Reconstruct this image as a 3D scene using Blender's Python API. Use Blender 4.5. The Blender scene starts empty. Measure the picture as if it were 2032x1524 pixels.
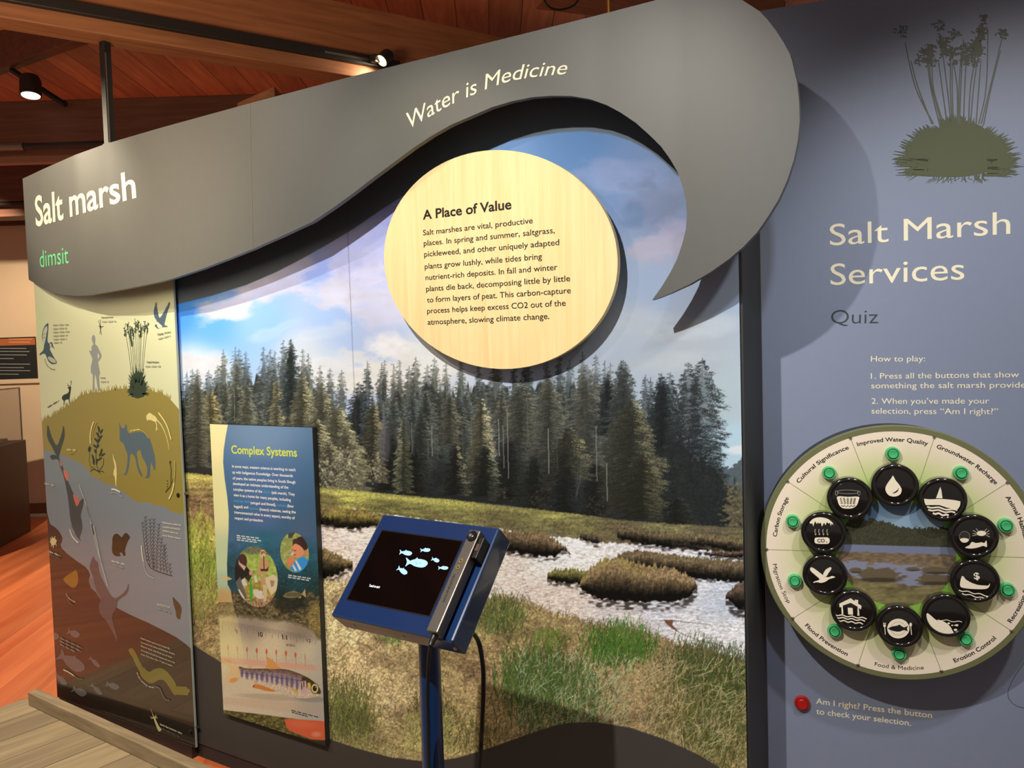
import bpy, bmesh, math, random
import numpy as np
from mathutils import Vector, Matrix
from mathutils.geometry import tessellate_polygon

random.seed(7)
SC = bpy.context.scene
COL = SC.collection
PI = math.pi


def lin(c):
    c = c / 255.0
    return c / 12.92 if c <= 0.04045 else ((c + 0.055) / 1.055) ** 2.4


def rgb(r, g, b, k=1.0):
    return (min(1, lin(r) * k), min(1, lin(g) * k), min(1, lin(b) * k), 1.0)


# ------------------------------------------------------------------ camera
FOCAL, CAM_H, CAM_D = 1527.0, 1.61, 1.957           # focal length in pixels of a 2032 px wide frame
YAW, PITCH, ROLL = math.radians(30.72), math.radians(2.52), math.radians(-1.71)
_f = np.array([-math.sin(YAW) * math.cos(PITCH), math.cos(YAW) * math.cos(PITCH), -math.sin(PITCH)])
_r = np.array([math.cos(YAW), math.sin(YAW), 0.0])
_u = np.cross(_r, _f)
RT = math.cos(ROLL) * _r + math.sin(ROLL) * _u
UP = -math.sin(ROLL) * _r + math.cos(ROLL) * _u
FW = _f
EYE = np.array([0.0, -CAM_D, CAM_H])
cam_data = bpy.data.cameras.new('camera')
cam_data.sensor_fit = 'HORIZONTAL'
cam_data.sensor_width = 36.0
cam_data.lens = 36.0 * FOCAL / 2032.0
cam_data.clip_start = 0.05
cam = bpy.data.objects.new('camera', cam_data)
COL.objects.link(cam)
M = Matrix.Identity(4)
for i in range(3):
    M[i][0], M[i][1], M[i][2], M[i][3] = RT[i], UP[i], -FW[i], EYE[i]
cam.matrix_world = M
SC.camera = cam

# ------------------------------------------------------------------ view, ambient light, lamps
SC.view_settings.view_transform = 'Standard'
SC.view_settings.look = 'None'
SC.view_settings.exposure = 0.0
SC.view_settings.gamma = 1.0
SC.view_settings.use_curve_mapping = False
world = bpy.data.worlds.new('gallery_ambient')
SC.world = world
world.use_nodes = True
bg = world.node_tree.nodes['Background']
bg.inputs[0].default_value = (1.0, 0.92, 0.84, 1)
bg.inputs[1].default_value = 0.2


def spot(name, loc, aim, watts, colour, cone=60, blend=0.6, radius=0.02):
    d = bpy.data.lights.new(name, 'SPOT')
    d.energy = watts
    d.color = colour
    d.spot_size = math.radians(cone)
    d.spot_blend = blend
    d.shadow_soft_size = radius
    o = bpy.data.objects.new(name, d)
    COL.objects.link(o)
    o.location = loc
    o.rotation_euler = (Vector(aim) - Vector(loc)).to_track_quat('-Z', 'Y').to_euler()
    return o


WARM = (1.0, 0.85, 0.60)
SOFT = (1.0, 0.93, 0.82)
COOL = (0.86, 0.92, 1.0)
spot('ceiling_spot_main', (-0.95, -2.05, 3.12), (-1.4, 0, 0.9), 290, SOFT, 80, 0.9)
spot('ceiling_spot_header', (-4.9, -1.35, 3.15), (-3.45, -0.1, 2.4), 240, WARM, 27, 0.9)
spot('ceiling_spot_habitat', (-2.75, -2.0, 3.2), (-2.95, 0, 1.3), 190, WARM, 60, 0.85)
spot('added_spot_header_middle', (-2.7, -1.9, 3.15), (-2.35, -0.16, 2.25), 62, SOFT, 46, 0.9)  # added unseen lamp that brightens the left middle of the dark header
spot('ceiling_spot_oval', (-2.0, -1.9, 3.15), (-1.25, 0, 1.85), 50, WARM, 26, 0.7)
spot('ceiling_spot_quiz', (0.8, -0.85, 3.15), (-0.08, 0.25, 1.2), 105, SOFT, 56, 0.8, 0.05)
spot('ceiling_spot_quiz_cool', (0.2, -1.35, 3.15), (0.06, 0.25, 1.2), 84, COOL, 52, 0.85, 0.05)
spot('ceiling_spot_deck', (-2.2, -2.6, 3.2), (-3.3, -0.7, 0), 60, WARM, 60, 0.8)
spot('ceiling_spot_floor', (-6.2, -0.4, 3.3), (-5.6, -0.3, 0), 620, WARM, 100, 0.8)
spot('ceiling_spot_far_wall', (-6.6, 0.9, 3.0), (-8.4, 2.3, 1.6), 300, WARM, 75, 0.9)
spot('added_uplight_beams', (-2.2, -1.2, 2.2), (-3.6, 1.2, 3.2), 85, (1.0, 0.76, 0.5), 125, 0.9, 0.3)  # added uplight in mid-air, no fixture, brightens the beams and ceiling boards


# ------------------------------------------------------------------ rays from the photo's pixels to real planes
def ray(x, y):
    return FW + RT * (x - 1016.0) / FOCAL - UP * (y - 762.0) / FOCAL


def project(p):
    q = np.asarray(p, float) - EYE
    d = q @ FW
    return 1016.0 + FOCAL * (q @ RT) / d, 762.0 - FOCAL * (q @ UP) / d


class Plane:
    """A flat face standing in the room: origin, in-plane right u, in-plane up v, normal n towards the visitor."""

    def __init__(self, o, u, v):
        self.o, self.u, self.v = np.array(o, float), np.array(u, float), np.array(v, float)
        self.n = np.cross(self.u, self.v)

    def uv(self, x, y, off=0.0):
        d = ray(x, y)
        o = self.o + self.n * off
        p = EYE + d * (((o - EYE) @ self.n) / (d @ self.n)) - self.o
        return float(p @ self.u), float(p @ self.v)

    def at(self, a, b, off=0.0):
        return self.o + self.u * a + self.v * b + self.n * off

    def shifted(self, off):
        return Plane(self.o + self.n * off, self.u, self.v)


def on_z(x, y, z):
    d = ray(x, y)
    return EYE + d * ((z - EYE[2]) / d[2])


WALL = Plane((0, 0, 0), (1, 0, 0), (0, 0, 1))
AR = math.radians(12.3)
QUIZ = Plane((-0.485, 0.2, 0), (math.cos(AR), math.sin(AR), 0), (0, 0, 1))
HABITAT = WALL.shifted(0.03)


def zoom(ox, oy, s):
    return lambda *pts: [(ox + x / s, oy + y / s) for x, y in pts]


# ------------------------------------------------------------------ materials
def material(name, colour, rough=0.6, metal=0.0, vary=0.06, scale=14.0, coat=0.0, bump=0.0, stretch=(1, 1, 1), emit=None, spec=0.5):
    m = bpy.data.materials.new(name)
    m.use_nodes = True
    nt = m.node_tree
    b = nt.nodes['Principled BSDF']
    b.inputs['Roughness'].default_value = rough
    b.inputs['Metallic'].default_value = metal
    b.inputs['Coat Weight'].default_value = coat
    b.inputs['Coat Roughness'].default_value = 0.06
    b.inputs['Specular IOR Level'].default_value = spec
    tc = nt.nodes.new('ShaderNodeTexCoord')
    mp = nt.nodes.new('ShaderNodeMapping')
    mp.inputs['Scale'].default_value = stretch
    nz = nt.nodes.new('ShaderNodeTexNoise')
    nz.inputs['Scale'].default_value = scale
    nz.inputs['Detail'].default_value = 6
    nt.links.new(tc.outputs['Object'], mp.inputs[0])
    nt.links.new(mp.outputs[0], nz.inputs[0])
    mx = nt.nodes.new('ShaderNodeMix')
    mx.data_type = 'RGBA'
    c = np.array(colour[:3])
    mx.inputs[6].default_value = (*np.clip(c * (1 - vary), 0, 1), 1)
    mx.inputs[7].default_value = (*np.clip(c * (1 + vary), 0, 1), 1)
    nt.links.new(nz.outputs[0], mx.inputs[0])
    nt.links.new(mx.outputs[2], b.inputs['Base Color'])
    if bump:
        bp = nt.nodes.new('ShaderNodeBump')
        bp.inputs['Strength'].default_value = bump
        bp.inputs['Distance'].default_value = 0.004
        nt.links.new(nz.outputs[0], bp.inputs['Height'])
        nt.links.new(bp.outputs[0], b.inputs['Normal'])
    if emit:
        b.inputs['Emission Color'].default_value = (*emit[0][:3], 1)
        b.inputs['Emission Strength'].default_value = emit[1]
    return m


def wood(name, dark, light, scale=3.0, axis=(1, 1, 1), rough=0.5, rot=0.0, plank=0.0, seam=0.35, coat=0.0):
    """Grain from stretched noise; plank > 0 adds boards of that width across the local y axis of the mapping."""
    m = bpy.data.materials.new(name)
    m.use_nodes = True
    nt = m.node_tree
    L = nt.links.new
    b = nt.nodes['Principled BSDF']
    b.inputs['Roughness'].default_value = rough
    b.inputs['Coat Weight'].default_value = coat
    b.inputs['Coat Roughness'].default_value = 0.15
    tc = nt.nodes.new('ShaderNodeTexCoord')
    rt = nt.nodes.new('ShaderNodeMapping')
    rt.inputs['Rotation'].default_value = (0, 0, rot)
    mp = nt.nodes.new('ShaderNodeMapping')
    mp.inputs['Scale'].default_value = axis
    nz = nt.nodes.new('ShaderNodeTexNoise')
    nz.inputs['Scale'].default_value = scale
    nz.inputs['Detail'].default_value = 8
    nz.inputs['Distortion'].default_value = 0.6
    L(tc.outputs['Object'], rt.inputs[0])
    L(rt.outputs[0], mp.inputs[0])
    cr = nt.nodes.new('ShaderNodeValToRGB')
    cr.color_ramp.elements[0].position, cr.color_ramp.elements[0].color = 0.3, dark
    cr.color_ramp.elements[1].position, cr.color_ramp.elements[1].color = 0.72, light
    if plank:
        sx = nt.nodes.new('ShaderNodeSeparateXYZ')
        L(rt.outputs[0], sx.inputs[0])
        dv = nt.nodes.new('ShaderNodeMath'); dv.operation = 'DIVIDE'; dv.inputs[1].default_value = plank
        L(sx.outputs['Y'], dv.inputs[0])
        fl = nt.nodes.new('ShaderNodeMath'); fl.operation = 'FLOOR'
        fr = nt.nodes.new('ShaderNodeMath'); fr.operation = 'FRACT'
        L(dv.outputs[0], fl.inputs[0]); L(dv.outputs[0], fr.inputs[0])
        wn = nt.nodes.new('ShaderNodeTexWhiteNoise'); wn.noise_dimensions = '1D'
        L(fl.outputs[0], wn.inputs['W'])
        ad = nt.nodes.new('ShaderNodeVectorMath'); ad.operation = 'MULTIPLY_ADD'
        ad.inputs[1].default_value = (5, 5, 5)
        L(wn.outputs['Color'], ad.inputs[0]); L(mp.outputs[0], ad.inputs[2])
        L(ad.outputs[0], nz.inputs[0])
        L(nz.outputs[0], cr.inputs[0])
        lt = nt.nodes.new('ShaderNodeMath'); lt.operation = 'LESS_THAN'; lt.inputs[1].default_value = 0.035
        L(fr.outputs[0], lt.inputs[0])
        v = nt.nodes.new('ShaderNodeMath'); v.operation = 'MULTIPLY_ADD'
        v.inputs[1].default_value = 0.35; v.inputs[2].default_value = 0.78
        L(wn.outputs['Value'], v.inputs[0])
        s2 = nt.nodes.new('ShaderNodeMath'); s2.operation = 'MULTIPLY_ADD'
        s2.inputs[1].default_value = -(1 - seam); s2.inputs[2].default_value = 1.0
        L(lt.outputs[0], s2.inputs[0])
        mu = nt.nodes.new('ShaderNodeMath'); mu.operation = 'MULTIPLY'
        L(v.outputs[0], mu.inputs[0]); L(s2.outputs[0], mu.inputs[1])
        vm = nt.nodes.new('ShaderNodeVectorMath'); vm.operation = 'SCALE'
        L(cr.outputs[0], vm.inputs[0]); L(mu.outputs[0], vm.inputs['Scale'])
        L(vm.outputs[0], b.inputs['Base Color'])
    else:
        L(mp.outputs[0], nz.inputs[0])
        L(nz.outputs[0], cr.inputs[0])
        L(cr.outputs[0], b.inputs['Base Color'])
    return m


def print_material(name, rough=0.5, coat=0.0, grain=0.05, scale=500.0, spec=0.4):
    """Printed sheet: ink colours come from the mesh, paper grain from noise."""
    m = bpy.data.materials.new(name)
    m.use_nodes = True
    nt = m.node_tree
    L = nt.links.new
    b = nt.nodes['Principled BSDF']
    b.inputs['Roughness'].default_value = rough
    b.inputs['Coat Weight'].default_value = coat
    b.inputs['Coat Roughness'].default_value = 0.03
    b.inputs['Specular IOR Level'].default_value = spec
    at = nt.nodes.new('ShaderNodeAttribute')
    at.attribute_name = 'ink'
    tc = nt.nodes.new('ShaderNodeTexCoord')
    nz = nt.nodes.new('ShaderNodeTexNoise')
    nz.inputs['Scale'].default_value = scale
    L(tc.outputs['Object'], nz.inputs[0])
    ma = nt.nodes.new('ShaderNodeMath'); ma.operation = 'MULTIPLY_ADD'
    ma.inputs[1].default_value = 2 * grain; ma.inputs[2].default_value = 1 - grain
    L(nz.outputs[0], ma.inputs[0])
    vm = nt.nodes.new('ShaderNodeVectorMath'); vm.operation = 'SCALE'
    L(at.outputs['Color'], vm.inputs[0]); L(ma.outputs[0], vm.inputs['Scale'])
    L(vm.outputs[0], b.inputs['Base Color'])
    return m


MT = {}
MT['ink'] = print_material('matte_print', 0.55)
MT['ink_gloss'] = print_material('glossy_print', 0.35, 0.9)
MT['ink_mural'] = print_material('mural_print', 0.55, 0.0, 0.05, spec=0.2)
MT['header'] = material('grey_laminate', rgb(87, 89, 87), 0.42, vary=0.05, scale=40)
MT['dark_wall'] = material('charcoal_paint', rgb(44, 45, 46), 0.6)
MT['edge_dark'] = material('dark_panel_edge', rgb(40, 40, 40), 0.5)
MT['edge_pale'] = material('pale_panel_edge', rgb(170, 180, 175), 0.4)
MT['birch'] = wood('birch_plywood', rgb(236, 208, 150), rgb(246, 224, 172), 4.0, (14, 14, 0.7), 0.45)
MT['birch_edge'] = wood('birch_ply_edge', rgb(120, 100, 70), rgb(170, 145, 105), 30, (1, 1, 1), 0.6)
MT['blue_steel'] = material('blue_powder_coat', rgb(13, 50, 100), 0.28, 0.0, vary=0.04, scale=60, coat=1.0)
MT['black_glass'] = material('black_screen_glass', rgb(6, 6, 7), 0.08, vary=0.0)
MT['black_plastic'] = material('black_plastic', rgb(20, 20, 21), 0.4, vary=0.05)
MT['gunmetal'] = material('grey_anodised_aluminium', rgb(120, 116, 110), 0.38, 0.7, vary=0.1, scale=90)
MT['chrome'] = material('bright_steel', rgb(200, 198, 190), 0.25, 1.0, vary=0.03)
MT['cord'] = material('black_braided_cord', rgb(24, 23, 22), 0.6, vary=0.4, scale=300)
MT['olive'] = material('olive_painted_rim', rgb(104, 106, 72), 0.5)
MT['drum'] = material('navy_drum_side', rgb(30, 34, 46), 0.55)
MT['knob'] = material('black_gloss_resin', rgb(22, 20, 19), 0.12, vary=0.02, coat=0.6)
MT['green'] = material('green_button_plastic', rgb(70, 176, 112), 0.3, vary=0.04, coat=0.4)
MT['green_dark'] = material('dark_green_ring', rgb(30, 92, 58), 0.4)
MT['red'] = material('red_button_plastic', rgb(170, 20, 18), 0.3, vary=0.04, coat=0.4)
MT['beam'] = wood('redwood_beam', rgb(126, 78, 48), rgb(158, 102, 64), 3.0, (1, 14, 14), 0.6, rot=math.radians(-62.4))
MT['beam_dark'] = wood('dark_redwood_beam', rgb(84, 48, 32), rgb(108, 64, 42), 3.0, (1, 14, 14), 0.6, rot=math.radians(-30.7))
MT['ceiling'] = wood('red_cedar_ceiling_boards', rgb(186, 116, 78), rgb(218, 146, 102), 2.5, (1, 9, 1), 0.6, rot=math.radians(-122), plank=0.2, seam=0.35)
MT['floor'] = wood('red_hardwood_floor', rgb(190, 88, 48), rgb(232, 132, 82), 1.2, (0.5, 7, 1), 0.42, rot=math.radians(-128), plank=0.11, seam=0.85, coat=0.2)
MT['deck'] = wood('weathered_grey_deck_boards', rgb(132, 116, 92), rgb(166, 148, 118), 2.5, (0.8, 9, 1), 0.7, rot=math.radians(-82), plank=0.19, seam=0.4)
MT['rail'] = wood('weathered_grey_timber', rgb(128, 112, 88), rgb(160, 142, 114), 4.0, (1, 10, 10), 0.7)
MT['plaster'] = material('cream_plaster', rgb(214, 186, 156), 0.8, vary=0.04, scale=8)
MT['case_wood'] = material('dark_brown_cabinet', rgb(74, 56, 46), 0.5, vary=0.15, scale=6, stretch=(1, 1, 6))
MT['skirting'] = material('brown_skirting_board', rgb(120, 72, 42), 0.5)
MT['white_trim'] = material('white_trim_paint', rgb(225, 215, 200), 0.6)
MT['track'] = material('black_track_metal', rgb(26, 25, 24), 0.5)
MT['lamp_glow'] = material('lit_lamp_lens', rgb(255, 240, 210), 0.4, emit=((1.0, 0.74, 0.36), 2.4))
MT['lamp_glow_white'] = material('lit_white_lamp_lens', rgb(255, 250, 245), 0.4, emit=((1.0, 0.93, 0.92), 1.8))
gl = bpy.data.materials.new('clear_case_glass')
gl.use_nodes = True
gb = gl.node_tree.nodes['Principled BSDF']
gb.inputs['Transmission Weight'].default_value = 1.0
gb.inputs['Roughness'].default_value = 0.02
gb.inputs['IOR'].default_value = 1.1
MT['glass'] = gl
MT['screen'] = print_material('lit_screen_graphic', 0.3)
_nt = MT['screen'].node_tree
_at = [n for n in _nt.nodes if n.type == 'ATTRIBUTE'][0]
_b = _nt.nodes['Principled BSDF']
_nt.links.new(_at.outputs['Color'], _b.inputs['Emission Color'])
_b.inputs['Emission Strength'].default_value = 0.75


# ------------------------------------------------------------------ object helpers
def tag(o, label=None, category=None, group=None, kind=None):
    if label: o['label'] = label
    if category: o['category'] = category
    if group: o['group'] = group
    if kind: o['kind'] = kind
    return o


def empty(name, loc, label, category, group=None):
    o = bpy.data.objects.new(name, None)
    COL.objects.link(o)
    o.location = loc
    o.empty_display_size = 0.05
    return tag(o, label, category, group)


def link(name, me, mat=None, parent=None, smooth=False, label=None):
    o = bpy.data.objects.new(name, me)
    COL.objects.link(o)
    if mat is not None and not me.materials:
        for m in (mat if isinstance(mat, (list, tuple)) else [mat]):
            me.materials.append(m)
    if smooth:
        me.polygons.foreach_set('use_smooth', np.ones(len(me.polygons), bool))
    if parent is not None:
        o.parent = parent
        pm = Matrix.LocRotScale(parent.location, parent.rotation_euler, parent.scale) if parent.parent is None else parent_world(parent)
        o.matrix_parent_inverse = pm.inverted()
    if label: o['label'] = label
    return o


def parent_world(o):
    m = Matrix.LocRotScale(o.location, o.rotation_euler, o.scale)
    if o.parent:
        m = parent_world(o.parent) @ o.matrix_parent_inverse @ m
    return m


class MB:
    """Collects solids in world space and links them as one mesh object."""

    def __init__(self):
        self.bm = bmesh.new()

    def hexa(self, c8, bevel=0.0):
        vs = [self.bm.verts.new(tuple(c)) for c in c8]
        fs = [self.bm.faces.new([vs[i] for i in q]) for q in ((0, 3, 2, 1), (4, 5, 6, 7), (0, 1, 5, 4), (1, 2, 6, 5), (2, 3, 7, 6), (3, 0, 4, 7))]
        if bevel:
            es = list({e for f in fs for e in f.edges})
            bmesh.ops.bevel(self.bm, geom=es, offset=bevel, segments=2, profile=0.5, affect='EDGES')
        return self

    def box(self, lo, hi, bevel=0.0):
        x0, y0, z0 = lo
        x1, y1, z1 = hi
        return self.hexa([(x0, y0, z0), (x1, y0, z0), (x1, y1, z0), (x0, y1, z0), (x0, y0, z1), (x1, y0, z1), (x1, y1, z1), (x0, y1, z1)], bevel)

    def obox(self, pl, a0, a1, b0, b1, d0, d1, bevel=0.0):
        """Box in a plane's frame: a across, b up, d out along the normal."""
        g = lambda a, b, d: pl.at(a, b, d)
        return self.hexa([g(a0, b0, d1), g(a1, b0, d1), g(a1, b0, d0), g(a0, b0, d0), g(a0, b1, d1), g(a1, b1, d1), g(a1, b1, d0), g(a0, b1, d0)], bevel)

    def prism(self, pl, uv, d0, d1):
        n = len(uv)
        area = sum(uv[i][0] * uv[(i + 1) % n][1] - uv[(i + 1) % n][0] * uv[i][1] for i in range(n))
        if area < 0:
            uv = uv[::-1]
        f = [self.bm.verts.new(tuple(pl.at(a, b, d1))) for a, b in uv]
        k = [self.bm.verts.new(tuple(pl.at(a, b, d0))) for a, b in uv]
        for t in tessellate_polygon([[Vector((a, b, 0)) for a, b in uv]]):
            A = [Vector((*uv[i], 0)) for i in t]
            if (A[1] - A[0]).cross(A[2] - A[0]).z < 0:
                t = t[::-1]
            try:
                self.bm.faces.new([f[i] for i in t])
                self.bm.faces.new([k[i] for i in t[::-1]])
            except ValueError:
                pass
        for i in range(n):
            j = (i + 1) % n
            self.bm.faces.new([k[i], k[j], f[j], f[i]])
        return self

    def tube(self, pts, r, n=12, cap=True):
        pts = [np.array(p, float) for p in pts]
        rs = r if isinstance(r, (list, tuple)) else [r] * len(pts)
        rings = []
        ref = None
        for i, p in enumerate(pts):
            t = pts[min(i + 1, len(pts) - 1)] - pts[max(i - 1, 0)]
            t = t / np.linalg.norm(t)
            if ref is None:
                ref = np.cross(t, (0, 0, 1.0) if abs(t[2]) < 0.9 else (1.0, 0, 0))
            ref = ref - t * (ref @ t)
            ref = ref / np.linalg.norm(ref)
            b = np.cross(t, ref)
            rings.append([self.bm.verts.new(tuple(p + rs[i] * (ref * math.cos(2 * PI * k / n) + b * math.sin(2 * PI * k / n)))) for k in range(n)])
        for a, b in zip(rings, rings[1:]):
            for k in range(n):
                self.bm.faces.new([a[k], a[(k + 1) % n], b[(k + 1) % n], b[k]])
        if cap:
            self.bm.faces.new(rings[0][::-1])
            self.bm.faces.new(rings[-1])
        return self

    def lathe(self, o, axis, up, prof, n=40):
        """prof: (radius, height along axis); closed at both ends where the radius is 0."""
        o, axis, up = np.array(o, float), np.array(axis, float), np.array(up, float)
        axis = axis / np.linalg.norm(axis)
        up = up - axis * (up @ axis)
        up = up / np.linalg.norm(up)
        s = np.cross(axis, up)
        prev = None
        for r, h in prof:
            if r < 1e-6:
                ring = [self.bm.verts.new(tuple(o + axis * h))]
            else:
                ring = [self.bm.verts.new(tuple(o + axis * h + r * (up * math.cos(2 * PI * k / n) - s * math.sin(2 * PI * k / n)))) for k in range(n)]
            if prev is not None:
                for k in range(n):
                    k2 = (k + 1) % n
                    if len(prev) == 1 and len(ring) > 1:
                        self.bm.faces.new([prev[0], ring[k], ring[k2]])
                    elif len(ring) == 1 and len(prev) > 1:
                        self.bm.faces.new([prev[k2], prev[k], ring[0]])
                    elif len(ring) > 1:
                        self.bm.faces.new([prev[k], ring[k], ring[k2], prev[k2]])
            prev = ring
        return self

    def build(self, name, mat, parent=None, smooth=False, label=None):
        bmesh.ops.recalc_face_normals(self.bm, faces=self.bm.faces[:])
        me = bpy.data.meshes.new(name)
        self.bm.to_mesh(me)
        self.bm.free()
        if smooth:
            me.polygons.foreach_set('use_smooth', np.ones(len(me.polygons), bool))
            me.set_sharp_from_angle(angle=math.radians(35))
        return link(name, me, mat, parent, False, label)


_tc = bpy.data.curves.new('glyphs', 'FONT')
_tc.fill_mode = 'FRONT'
_tc.resolution_u = 4
_to = bpy.data.objects.new('glyphs', _tc)
COL.objects.link(_to)


def glyphs(body, bold=0.0, shear=0.0, spacing=1.0):
    _tc.body, _tc.offset, _tc.shear, _tc.space_character = body, bold, shear, spacing
    dg = bpy.context.evaluated_depsgraph_get()
    dg.update()
    me = bpy.data.meshes.new_from_object(_to.evaluated_get(dg))
    nv = len(me.vertices)
    co = np.zeros(nv * 3)
    me.vertices.foreach_get('co', co)
    co = co.reshape(-1, 3)[:, :2].copy()
    fs = [tuple(p.vertices) for p in me.polygons]
    bpy.data.meshes.remove(me)
    return co, fs


class Ink:
    """Flat printed or cut-vinyl shapes lying on a plane, all in one mesh with a colour per shape."""

    def __init__(self, pl, lift=0.0006, step=0.00012, bend=None):
        self.pl, self.lift, self.step, self.bend, self.clip = pl, lift, step, bend, None
        self.v, self.f, self.c = [], [], []
        self.tick = 0

    def _add(self, uv, faces, colour, lift=None):
        k = len(self.v)
        L = self.lift if lift is None else lift
        if self.clip:
            uv = [(min(self.clip[1], max(self.clip[0], a)), b) for a, b in uv]
        if self.bend:
            self.v += [self.bend(a, b, L) for a, b in uv]
        else:
            self.v += [tuple(self.pl.at(a, b, L)) for a, b in uv]
        self.f += [tuple(i + k for i in f) for f in faces]
        self.c += [colour] * len(faces)

    def uvpoly(self, uv, colour, raise_=True):
        tris = tessellate_polygon([[Vector((a, b, 0)) for a, b in uv]])
        out = []
        for t in tris:
            A = [Vector((*uv[i], 0)) for i in t]
            out.append(t if (A[1] - A[0]).cross(A[2] - A[0]).z >= 0 else t[::-1])
        if raise_:
            self.lift += self.step
        self.tick = self.tick % 12 + 1
        self._add(uv, out, colour, self.lift + (0 if raise_ else self.tick * 5e-6))
        return self

    def poly(self, px, colour, raise_=True):
        return self.uvpoly([self.pl.uv(x, y) for x, y in px], colour, raise_)

    def stroke(self, px, w, colour, raise_=False, taper=None):
        """Line of width w pixels along pixel points (w may run from w to taper)."""
        P = np.array([self.pl.uv(x, y) for x, y in px])
        k = np.linalg.norm(np.array(self.pl.uv(px[0][0] + 1, px[0][1])) - np.array(self.pl.uv(*px[0])))
        n = len(P)
        ws = [(w + ((taper if taper is not None else w) - w) * i / max(1, n - 1)) * k / 2 for i in range(n)]
        T = np.array([P[min(i + 1, n - 1)] - P[max(i - 1, 0)] for i in range(n)])
        T = T / np.maximum(np.linalg.norm(T, axis=1), 1e-9)[:, None]
        N = np.c_[-T[:, 1], T[:, 0]]
        uv = [tuple(P[i] + N[i] * ws[i]) for i in range(n)] + [tuple(P[i] - N[i] * ws[i]) for i in range(n)]
        if raise_:
            self.lift += self.step
        self.tick = self.tick % 12 + 1
        self._add(uv, [(i + n, i + n + 1, i + 1, i) for i in range(n - 1)], colour, self.lift + self.tick * 5e-6)
        return self

    def ellipse(self, c, rx, ry, colour, raise_=True, n=20, rot=0.0):
        return self.poly([(c[0] + rx * math.cos(t) * math.cos(rot) - ry * math.sin(t) * math.sin(rot), c[1] + rx * math.cos(t) * math.sin(rot) + ry * math.sin(t) * math.cos(rot)) for t in [2 * PI * i / n for i in range(n)]], colour, raise_)

    def text(self, body, p0, p1, h, colour, bold=0.0, shear=0.0, spacing=1.0):
        """One line of lettering whose baseline runs between pixels p0 and p1 with capitals h pixels tall."""
        return self.text_path(body, [p0, p1], h, colour, bold, shear, spacing)

    def text_path(self, body, pts, h, colour, bold=0.0, shear=0.0, spacing=1.0, h1=None):
        P = np.array([self.pl.uv(x, y) for x, y in pts])
        up0 = np.array(self.pl.uv(pts[0][0], pts[0][1] - h))
        H0 = np.linalg.norm(up0 - P[0])
        H1 = np.linalg.norm(np.array(self.pl.uv(pts[-1][0], pts[-1][1] - (h1 or h))) - P[-1]) if h1 else H0
        return self.uvtext(body, P, H0, H1, colour, bold, shear, spacing)

    def uvtext(self, body, P, H0, H1, colour, bold=0.0, shear=0.0, spacing=1.0):
        P = np.array(P)
        co, fs = glyphs(body, bold, shear, spacing)
        if not len(co):
            return self
        x0, x1 = co[:, 0].min(), co[:, 0].max()
        seg = np.linalg.norm(np.diff(P, axis=0), axis=1)
        s = np.r_[0, np.cumsum(seg)]
        t = (co[:, 0] - x0) / (x1 - x0) * s[-1]
        U, V = np.interp(t, s, P[:, 0]), np.interp(t, s, P[:, 1])
        e = s[-1] * 0.004
        dU = np.interp(t + e, s, P[:, 0]) - np.interp(t - e, s, P[:, 0])
        dV = np.interp(t + e, s, P[:, 1]) - np.interp(t - e, s, P[:, 1])
        dl = np.hypot(dU, dV)
        y = co[:, 1] / 0.682 * (H0 + (H1 - H0) * t / s[-1])
        uv = np.c_[U - dV / dl * y, V + dU / dl * y]
        self._add([tuple(q) for q in uv], fs, colour)
        return self

    def build(self, name, mat, parent=None, label=None):
        me = bpy.data.meshes.new(name)
        me.from_pydata([tuple(map(float, p)) for p in self.v], [], self.f)
        a = me.color_attributes.new('ink', 'FLOAT_COLOR', 'CORNER')
        n = np.array([len(f) for f in self.f])
        a.data.foreach_set('color', np.repeat(np.array(self.c, np.float32), n, axis=0).ravel())
        return link(name, me, mat, parent, False, label)


def catmull(pts, n=8, closed=False):
    P = [np.array(p, float) for p in pts]
    N = len(P)
    out = []
    for i in range(N if closed else N - 1):
        g = (lambda k: P[k % N]) if closed else (lambda k: P[max(0, min(N - 1, k))])
        a, b, c, d = g(i - 1), g(i), g(i + 1), g(i + 2)
        for k in range(n):
            t = k / n
            out.append(tuple(0.5 * (2 * b + (c - a) * t + (2 * a - 5 * b + 4 * c - d) * t * t + (3 * b - a - 3 * c + d) * t ** 3)))
    if not closed:
        out.append(tuple(P[-1]))
    return out


# ------------------------------------------------------------------ the room
def struct(name, mb, mat, label=None):
    o = mb.build(name, mat)
    return tag(o, label, name.split('_')[0], kind='structure')


struct('floor', MB().box((-10.5, -5, -0.06), (3.5, 5.5, 0.0)), MT['floor'], 'glossy red hardwood floor beyond the grey boardwalk')

# far cream wall, square to the visitor's view, with skirting, foot trim and timber plate above
FARC = EYE + ray(75, 760) * 8.1
FAR = Plane((FARC[0], FARC[1], 0), (_r[0], _r[1], 0), (0, 0, 1))
a62, a92 = FAR.uv(62, 1000)[0], FAR.uv(120, 1000)[0]
struct('wall_far', MB().obox(FAR, -4.0, 6.0, 0.0, 3.06, -0.12, 0.0), MT['plaster'], 'cream plaster wall at the far side of the gallery')
struct('baseboard_far', MB().obox(FAR, -4.0, 6.0, 0.0, 0.14, 0.001, 0.02), MT['skirting'], 'brown baseboard along the far cream wall')
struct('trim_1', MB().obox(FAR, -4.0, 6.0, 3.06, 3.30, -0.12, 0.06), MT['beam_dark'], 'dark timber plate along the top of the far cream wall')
wt = on_z(62, 1047, 0.0)
struct('trim_2', MB().obox(FAR, FAR.uv(60, 1040)[0], FAR.uv(60, 1040)[0] + 0.35, 0.0, 0.035, 0.02, 0.07, 0.006), MT['white_trim'], 'white foot trim below the brown baseboard')

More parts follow.
